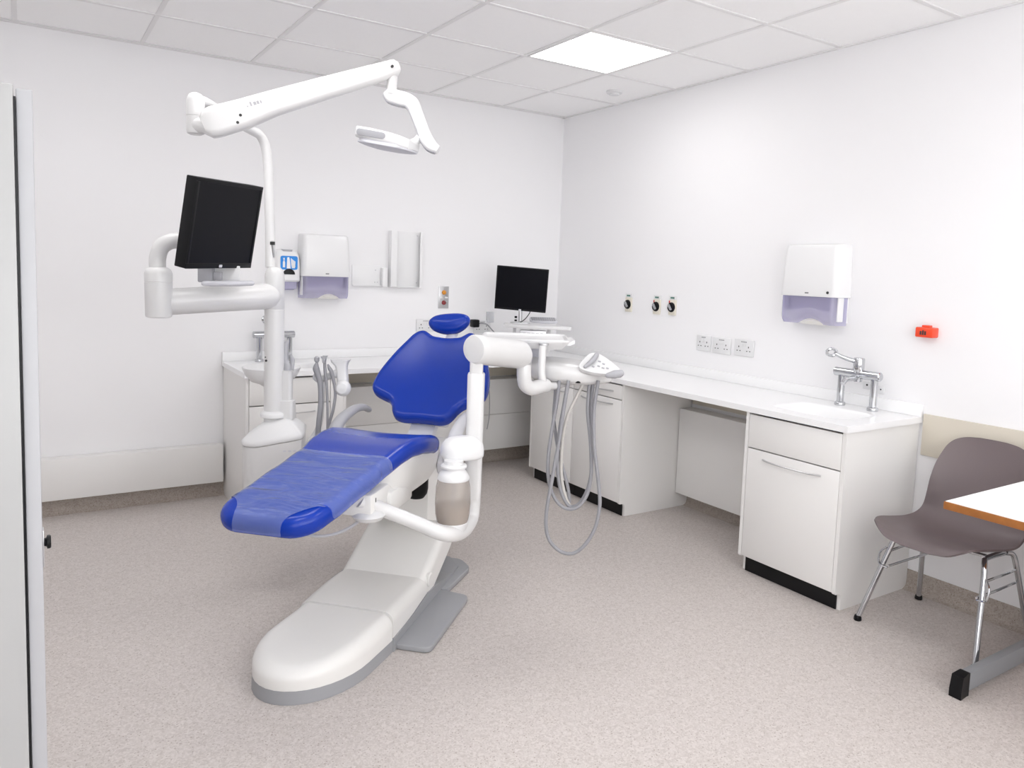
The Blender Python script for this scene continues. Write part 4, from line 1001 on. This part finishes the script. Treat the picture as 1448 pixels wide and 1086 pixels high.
# suction holder
sh = 3.62
B().tube([at(446, 533, sh), at(452, 536, sh), at(462, 533, sh), at(474, 529, sh), at(481, 526, sh)], [.010, .012, .013, .016, .02], 12, roundcap=True, flat=1.2).obj('suction_holder', WHITE2, su, 'white bar holding the suction tubes')
B().rings([[at(u_, v_, sh)+e1*p[0]+e2*p[1] for p in rrect(w_, d_, .014)] for u_, v_, w_, d_ in ((482, 508, .092, .06), (481, 512, .078, .055), (483, 517, .056, .05), (484, 526, .05, .05), (485, 538, .05, .05), (485, 548, .052, .05))]).obj('holder_head', WHITE2, su)
B().lathe([(.005, -.030), (.024, -.027), (.036, -.012), (.038, 0), (.036, .012), (.024, .027), (.005, .030)], zto(at(485, 549, sh-.03), DV*-1), 28).obj('holder_knob', WHITE2, su)
B().tube([at(447, 529, sh), at(445, 534, sh), at(449, 538, sh)], .010, 10, roundcap=True).obj('holder_hook', LGREY, su)
sp = hpt(.09, .02, 0)
B().tube([at(456, 534, sh+.02), at(455, 570, sh+.02), at(450, 605, sh+.01), Vector((sp.x+.02, sp.y+.03, .60))], .013, 12).obj('holder_stem', WHITE, su)
def suction(pts, rads, d_, mt_):
    B().tube([at(u_, v_, d_) for u_, v_ in pts], rads, 12, k=6).obj('suction_hose', mt_, su)
suction([(448, 505), (448, 511), (448, 513), (447, 521), (450, 531), (453, 545), (453.5, 570), (451, 595), (448, 625), (440, 650)], [.009, .0095, .006, .016, .014, .012, .0125, .0125, .0125, .0125], sh-.035, HOSE)
suction([(459.5, 503), (459, 512), (460, 527), (462, 545), (463, 575), (463, 610), (460, 640)], [.010, .007, .008, .006, .006, .006, .006], sh-.03, HOSE)
suction([(463.5, 515), (466, 521), (469, 527), (473, 545), (474, 560), (471, 580), (466, 598), (462, 625)], [.004, .009, .010, .007, .007, .007, .007, .007], sh-.03, HOSE)
B().prism([(-.016, 0), (.018, .006), (.006, -.012), (.003, -.03), (-.006, -.03), (-.008, -.012)], .016, frame(at(459, 504, sh-.035), x=e1, y=ZV), .002).obj('suction_tip', GREYP, su)
B().lathe([(.008, -.014), (.012, -.006), (.012, .008), (.006, .014)], Matrix.Translation(at(448, 508, sh-.035)), 16).obj('handpiece_head', GREYP, su)

# --------------------------------------------- operating light
zl0 = zd-.004
pl = Vector((pc.x, pc.y, 0))
ol = thing('operating_light', 'white dental operating light on a long jointed arm above the chair', 'dental lamp', (pc.x, pc.y, zl0))
p0 = at(382.5, 378, 3.42)
bend = [p0, at(382, 340, 3.42), at(381, 290, 3.42), at(379.5, 240, 3.42), at(376, 210, 3.41), at(368, 192, 3.38), at(355, 184, 3.33), at(335, 173, 3.22), at(312, 158, 3.08), at(290, 145, 2.96), at(279, 141, 2.92)]
B().tube(bend, [.0215]*5+[.020]*6, 18).obj('post', WHITE, ol)
bz = at(386, 355, 3.40); b = B(); b.box(-.009, .009, -.012, -.002, -.032, .042, .002, frame(at(386.5, 354, 3.415), x=e1, y=e2)); b.obj('latch_plate', STEEL, ol)
B().box(-.010, .010, -.016, -.006, .024, .038, .001, frame(at(386.5, 354, 3.415), x=e1, y=e2)).obj('latch_slot', DARK, ol)
J = at(276.5, 150, 2.92); zjt = at(276, 131, 2.92).z; zjb = at(277, 190, 2.92).z; hj = zjt-zjb
B().lathe([(.022, 0), (.030, .004), (.0335, .016), (.0335, hj*.42), (.031, hj*.425), (.031, hj*.44), (.0335, hj*.445), (.0335, hj-.034), (.030, hj-.018), (.022, hj-.006), (.006, hj)], Matrix.Translation((J.x, J.y, zjb)), 30).obj('elbow_joint', WHITE, ol)
S0 = at(300, 174, 2.88); S1 = at(556, 97, 3.10)
sd_ = (S1-S0).normalized(); su_ = (ZV-sd_*ZV.dot(sd_)).normalized(); sv_ = sd_.cross(su_)
def arm_sec(t_, hu, hv, off=0): return [S0+sd_*t_+su_*(off+p[1])+sv_*p[0] for p in rrect(hv*2, hu*2, min(hu, hv)*.75, 6)]
LA = (S1-S0).length
B().rings([arm_sec(-.035, .034, .03), arm_sec(-.015, .054, .036), arm_sec(.01, .058, .038), arm_sec(.12, .056, .038, -.002), arm_sec(.24, .048, .036, .004), arm_sec(LA*.6, .043, .034, .003), arm_sec(LA-.05, .036, .031), arm_sec(LA+.01, .033, .030), arm_sec(LA+.025, .018, .022)]).obj('spring_arm', WHITE, ol, sharp=50)
B().tube([Vector((J.x, J.y, zjb+.035)), (Vector((J.x, J.y, zjb+.035))+S0)/2-ZV*.004, S0-ZV*.02], .030, 16, smooth=False).obj('arm_knuckle', WHITE, ol)
fn_ = -sv_ if (-sv_).dot(DV) < 0 else sv_
for t_, u_ in ((.085, -.030), (.105, -.008), (LA-.01, .004)): B().cyl(S0+sd_*t_+su_*u_+fn_*.030, fn_, .0055, .009).obj('screw', DARK, ol)
b = B(); Ma = frame(S0+sd_*.16+su_*.012+fn_*.0365, x=sd_, z=fn_)
for k, (w_, h_) in enumerate(((.004, .005), (.006, .016), (.010, .012), (.008, .012), (.005, .010))): b.box(-.02+k*.013, -.02+k*.013+w_, 0, h_, -.002, .0012, 0, Ma)
b.obj('arm_mark', GREYP, ol)

B().tube([at(555, 108, 3.10), at(554, 127, 3.10), at(553, 134, 3.10)], [.021, .021, .024], 16, smooth=False).obj('lamp_swivel', WHITE, ol)
yk = [(547, 130), (553, 136), (566, 139.5), (578, 143), (585, 150), (589, 160), (597, 181), (603, 196), (610, 206), (620, 212.5)]
b = B(); P_ = catmull([at(u_, v_, 3.10) for u_, v_ in yk], 5); rs = []
wd = [.022, .036, .038, .036, .036, .033, .031, .034, .032, .020]
for i, p_ in enumerate(P_):
    t_ = (P_[min(i+1, len(P_)-1)]-P_[max(i-1, 0)]).normalized(); f = i/(len(P_)-1)*(len(wd)-1); j = min(int(f), len(wd)-2); w_ = wd[j]+(wd[j+1]-wd[j])*(f-j)
    a_ = DV.cross(t_).normalized(); rs.append([p_+a_*q_[0]+DV*q_[1] for q_ in rrect(w_*1.55, .04, .010, 4)])
B().rings(rs).obj('lamp_yoke', WHITE2, ol)
b = B(); rs = []
for i, p_ in enumerate(P_):
    if i < 1 or i > len(P_)-2: continue
    t_ = (P_[min(i+1, len(P_)-1)]-P_[max(i-1, 0)]).normalized(); f = i/(len(P_)-1)*(len(wd)-1); j = min(int(f), len(wd)-2); w_ = wd[j]+(wd[j+1]-wd[j])*(f-j)
    a_ = DV.cross(t_).normalized(); rs.append([p_+a_*(w_*.775-.001)+a_*q_[0]+DV*(q_[1]) for q_ in rrect(.008, .032, .003, 2)])
B().rings(rs).obj('yoke_liner', GREYP, ol, 'grey inner strip of the lamp yoke')
# lamp head
Lc = at(549, 204, 3.10); lx = (at(592, 211, 3.08)-at(508, 196, 3.14)).normalized(); lz = (ZV-lx*ZV.dot(lx)).normalized(); ly = lz.cross(lx)
def lsec(x, hy, zc, hz_): return [Lc+lx*x+ly*p[0]+lz*(zc+p[1]) for p in rrect(hy*2, hz_*2, min(hy, hz_)*.55, 5)]
lh = B().rings([lsec(-.126, .05, .024, .014), lsec(-.118, .068, .024, .022), lsec(-.06, .074, .022, .024), lsec(.02, .076, .018, .024), lsec(.08, .072, .012, .023), lsec(.112, .055, .008, .020), lsec(.122, .025, .006, .012)]).obj('lamp_head', WHITE2, ol)
B().rings([[Lc+lx*p[0]*f+ly*p[1]*f+lz*z_ for p in rrect(.235, .15, .06, 6)] for f, z_ in ((.98, .0), (.98, -.006), (1.03, -.009), (1.02, -.015), (.84, -.020), (.5, -.025), (.1, -.026))]).obj('lamp_reflector', LGREY, lh, 'pale grey reflector dish', sharp=60)
fy = -ly if (-ly).dot(DV) < 0 else ly
B().prism(rrect(.125, .026, .012), .006, frame(Lc+lx*-.045+lz*.022+fy*.0735, x=lx, z=fy), .001).obj('grip_inset', GREYP, lh, 'grey grip inset')
B().tube([Lc+lx*.09+lz*.012, at(588, 200, 3.10), at(597, 192, 3.10)], [.018, .016, .018], 14, smooth=False).obj('head_joint', WHITE2, ol)

# --------------------------------------------- monitor arm + monitor
M0 = at(378, 419, 3.38); M1 = at(232, 427, 3.13)
ma = B().tube([M0, (M0+M1)*.5, M1], [.057, .056, .055], 24, roundcap=True).obj('monitor_arm', WHITE, su)

V0 = at(224.5, 449, 3.10); zt1 = at(223, 378, 3.10).z; hv = zt1-V0.z
B().lathe([(.040, 0), (.048, .003), (.050, .010), (.0525, hv*.70), (.051, hv*.705), (.051, hv*.712), (.0525, hv*.72), (.0525, hv*.88), (.046, hv*.96), (.034, hv), (.02, hv+.001)], Matrix.Translation((V0.x, V0.y, V0.z)), 32).obj('arm_joint', WHITE, ma)
pt = at(223, 380, 3.10)
B().tube([pt, at(223, 365, 3.10), at(228, 350, 3.10), at(240, 342, 3.11), at(256, 340, 3.13), at(272, 341, 3.16), at(300, 352, 3.20)], .032, 18).obj('curved_pipe', WHITE, ma)
B().tube([at(290, 401, 3.10), at(322, 401, 3.12), at(355, 400.5, 3.14)], [.015, .016, .014], 14, roundcap=True, flat=.75).obj('handle_bar', LGREY, ma, 'pale grey handle below the screen')
b = B(); b.box(-.03, .03, -.02, .02, -.015, .055, .006, frame(at(292, 394, 3.12), x=e1, y=e2)); b.box(.03, .06, -.01, .02, -.005, .03, .004, frame(at(292, 394, 3.12), x=e1, y=e2)); b.obj('tilt_bracket', GREYP, ma)
b = B(); b.box(-.05, .05, -.006, .006, -.02, .045, .003, frame(at(322, 391, 3.16), x=e1, y=e2)); b.obj('cable_plate', WHITE2, ma)
b = B(); b.tube([at(300, 352, 3.20), at(298, 372, 3.18), at(294, 392, 3.13)], .016, 12, smooth=False); b.obj('support_stub', WHITE, ma)
def monitor(c, yw, ti, ro, w_, h_, label, dep=.045, bez=.014, bezm=BLKPL, backm=BLKPL, name='monitor'):
    tv = Vector((math.cos(yw), math.sin(yw), 0)); nn = Vector((math.sin(yw), -math.cos(yw), 0)); u_ = ZV
    u2 = u_*math.cos(ti)+nn*math.sin(ti); n2 = nn*math.cos(ti)-u_*math.sin(ti)
    t3 = tv*math.cos(ro)+u2*math.sin(ro); u3 = u2*math.cos(ro)-tv*math.sin(ro)
    M_ = frame(c, x=t3, z=n2)
    o = thing(name, label, 'monitor', Vector(c))
    B().box(-w_/2, w_/2, -h_/2, h_/2, -dep, -.001, .004, M_).obj('case', backm, o)
    b = B(); lo = bez*1.5
    for a in ((-w_/2, w_/2, h_/2-bez, h_/2), (-w_/2, w_/2, -h_/2, -h_/2+lo), (-w_/2, -w_/2+bez, -h_/2+lo, h_/2-bez), (w_/2-bez, w_/2, -h_/2+lo, h_/2-bez)): b.box(*a, -.0015, .003, .001, M_)
    b.obj('bezel', bezm, o)
    B().box(-w_/2+bez, w_/2-bez, -h_/2+lo, h_/2-bez, -.002, .0006, 0, M_).obj('screen', SCREEN, o)
    B().prism(rrect(.018, .011, .002), .0012, M_ @ Matrix.Translation((.0, -h_/2+lo*.45, .003))).obj('badge', LGREY, o)
    B().box(-w_*.32, w_*.32, -h_*.32, h_*.32, -dep-.025, -dep, .012, M_).obj('rear_cover', backm, o)
    return o, M_
monitor(Vector((-2.9224, -1.8233, 1.6226))-e1*.017, .7227, .1909, .0229, .40, .345, 'larger black monitor tilted on the white tube arm beside the pole', dep=.05)
mo, MM = monitor((-.687, -.519, 1.3603), -.6955, .1064, -.0524, .365, .306, 'black monitor standing in the room corner above the worktop', dep=.03, bez=.008)

# ------------------------- monitor riser, stand, keyboard in the corner
zr = 1.118
ctr = at(752, 461, 5.28); ctr.z = zr
ri = thing('monitor_riser', 'white raised shelf on the worktop corner under the small monitor', 'shelf', (ctr.x, ctr.y, ZT))
def rp2(u_, v_, z_=zr): return onz(u_, v_, z_)
Mr = frame(ctr, x=e1, y=e2)
rs_ = [(-.195, .16), (-.20, .03), (-.10, -.06), (.0, -.10), (.265, -.115), (.275, -.03), (.12, .13), (.0, .165)]
B().prism(rounded(rs_, .02), .022, Mr @ Matrix.Translation((0, 0, -.022)), .004).obj('shelf_top', WHITE2, ri)
for x, y in ((-.12, .08), (.12, .02), (.0, .12)):
    B().box(x-.012, x+.012, y-.012, y+.012, ZT-zr, -.022, .002, Mr).obj('leg', WHITE2, ri)
t = thing('computer_case', 'small grey computer box on the worktop below the white raised shelf', 'computer', (ctr.x, ctr.y, ZT))
B().box(-.08, .10, -.06, .0, ZT-zr, -.024-.01, .004, Mr).obj('case_body', STEEL, t)
b = B()
for k in range(5): b.box(-.06+k*.03, -.04+k*.03, -.0612, -.0595, -.08, -.05, 0, Mr)
b.obj('vent_slots', GREYP, t)
st = B(); bs = MM @ Vector((0, -.15, -.04)); bs0 = MM @ Vector((0, -.10, -.045))
st.tube([bs0, bs, Vector((bs.x, bs.y, zr+.006))], .014, 12, smooth=False); st.obj('stand_neck', STEEL, mo)
st = B(); st.prism(rrect(.14, .10, .03), .006, frame((bs.x, bs.y, zr+.0003), x=e1, y=e2)); st.obj('stand_base', STEEL, mo)
st = B(); st.box(-.04, -.022, -.03, -.02, .03, .045, .002, frame((bs.x, bs.y, zr+.006), x=e1, y=e2)); st.box(-.04, -.022, -.03, -.02, .008, .02, .002, frame((bs.x, bs.y, zr+.006), x=e1, y=e2)); st.obj('cable_clip', BLKPL, mo)
k0 = MM @ Vector((.07, -.15, -.03))
B().tube([k0, k0-ZV*.02-e1*.004, Vector((k0.x, k0.y, zr+.035))-e1*.03, Vector((bs.x, bs.y, zr+.012))-e2*.03+e1*.01, Vector((bs.x, bs.y, zr+.012))-e2*.04], .003, 8).obj('cable', BLKPL, mo)
kb = onz(768, 457, zr); Mk2 = frame((kb.x, kb.y, zr+.0005), x=(e1*.97+e2*.1).normalized(), z=ZV) @ Matrix.Rotation(R(14), 4, 'X')
kbo = thing('keyboard', 'pale grey curved keyboard on the white raised shelf beside the small monitor', 'keyboard', (kb.x, kb.y, zr))
b = B(); b.rings([[Mk2 @ Vector((p[0]*f, p[1]*f, z_)) for p in rrect(.20, .10, .03)] for f, z_ in ((.97, .013), (1, .016), (1, .026), (.97, .030), (.5, .031))]); b.obj('keyboard_body', LGREY, kbo)
b = B()
for r_ in range(4):
    for c_ in range(11): b.box(-.088+c_*.016, -.088+c_*.016+.013, -.036+r_*.018, -.036+r_*.018+.014, .030, .034, .001, Mk2)
b.obj('keys', GREYP, kbo, 'grey keys')

# ================================================================ LIGHT
w = bpy.data.worlds.new('world'); scene.world = w; w.use_nodes = True
w.node_tree.nodes['Background'].inputs[0].default_value = (1, 1, 1, 1); w.node_tree.nodes['Background'].inputs[1].default_value = .05
vs = scene.view_settings
scene.display_settings.display_device = 'sRGB'
vs.view_transform = 'Standard'; vs.look = 'None'; vs.gamma = 1; vs.use_curve_mapping = False
vs.exposure = 1.12
scene.cycles.max_bounces = 10; scene.cycles.diffuse_bounces = 6; scene.cycles.transparent_max_bounces = 16
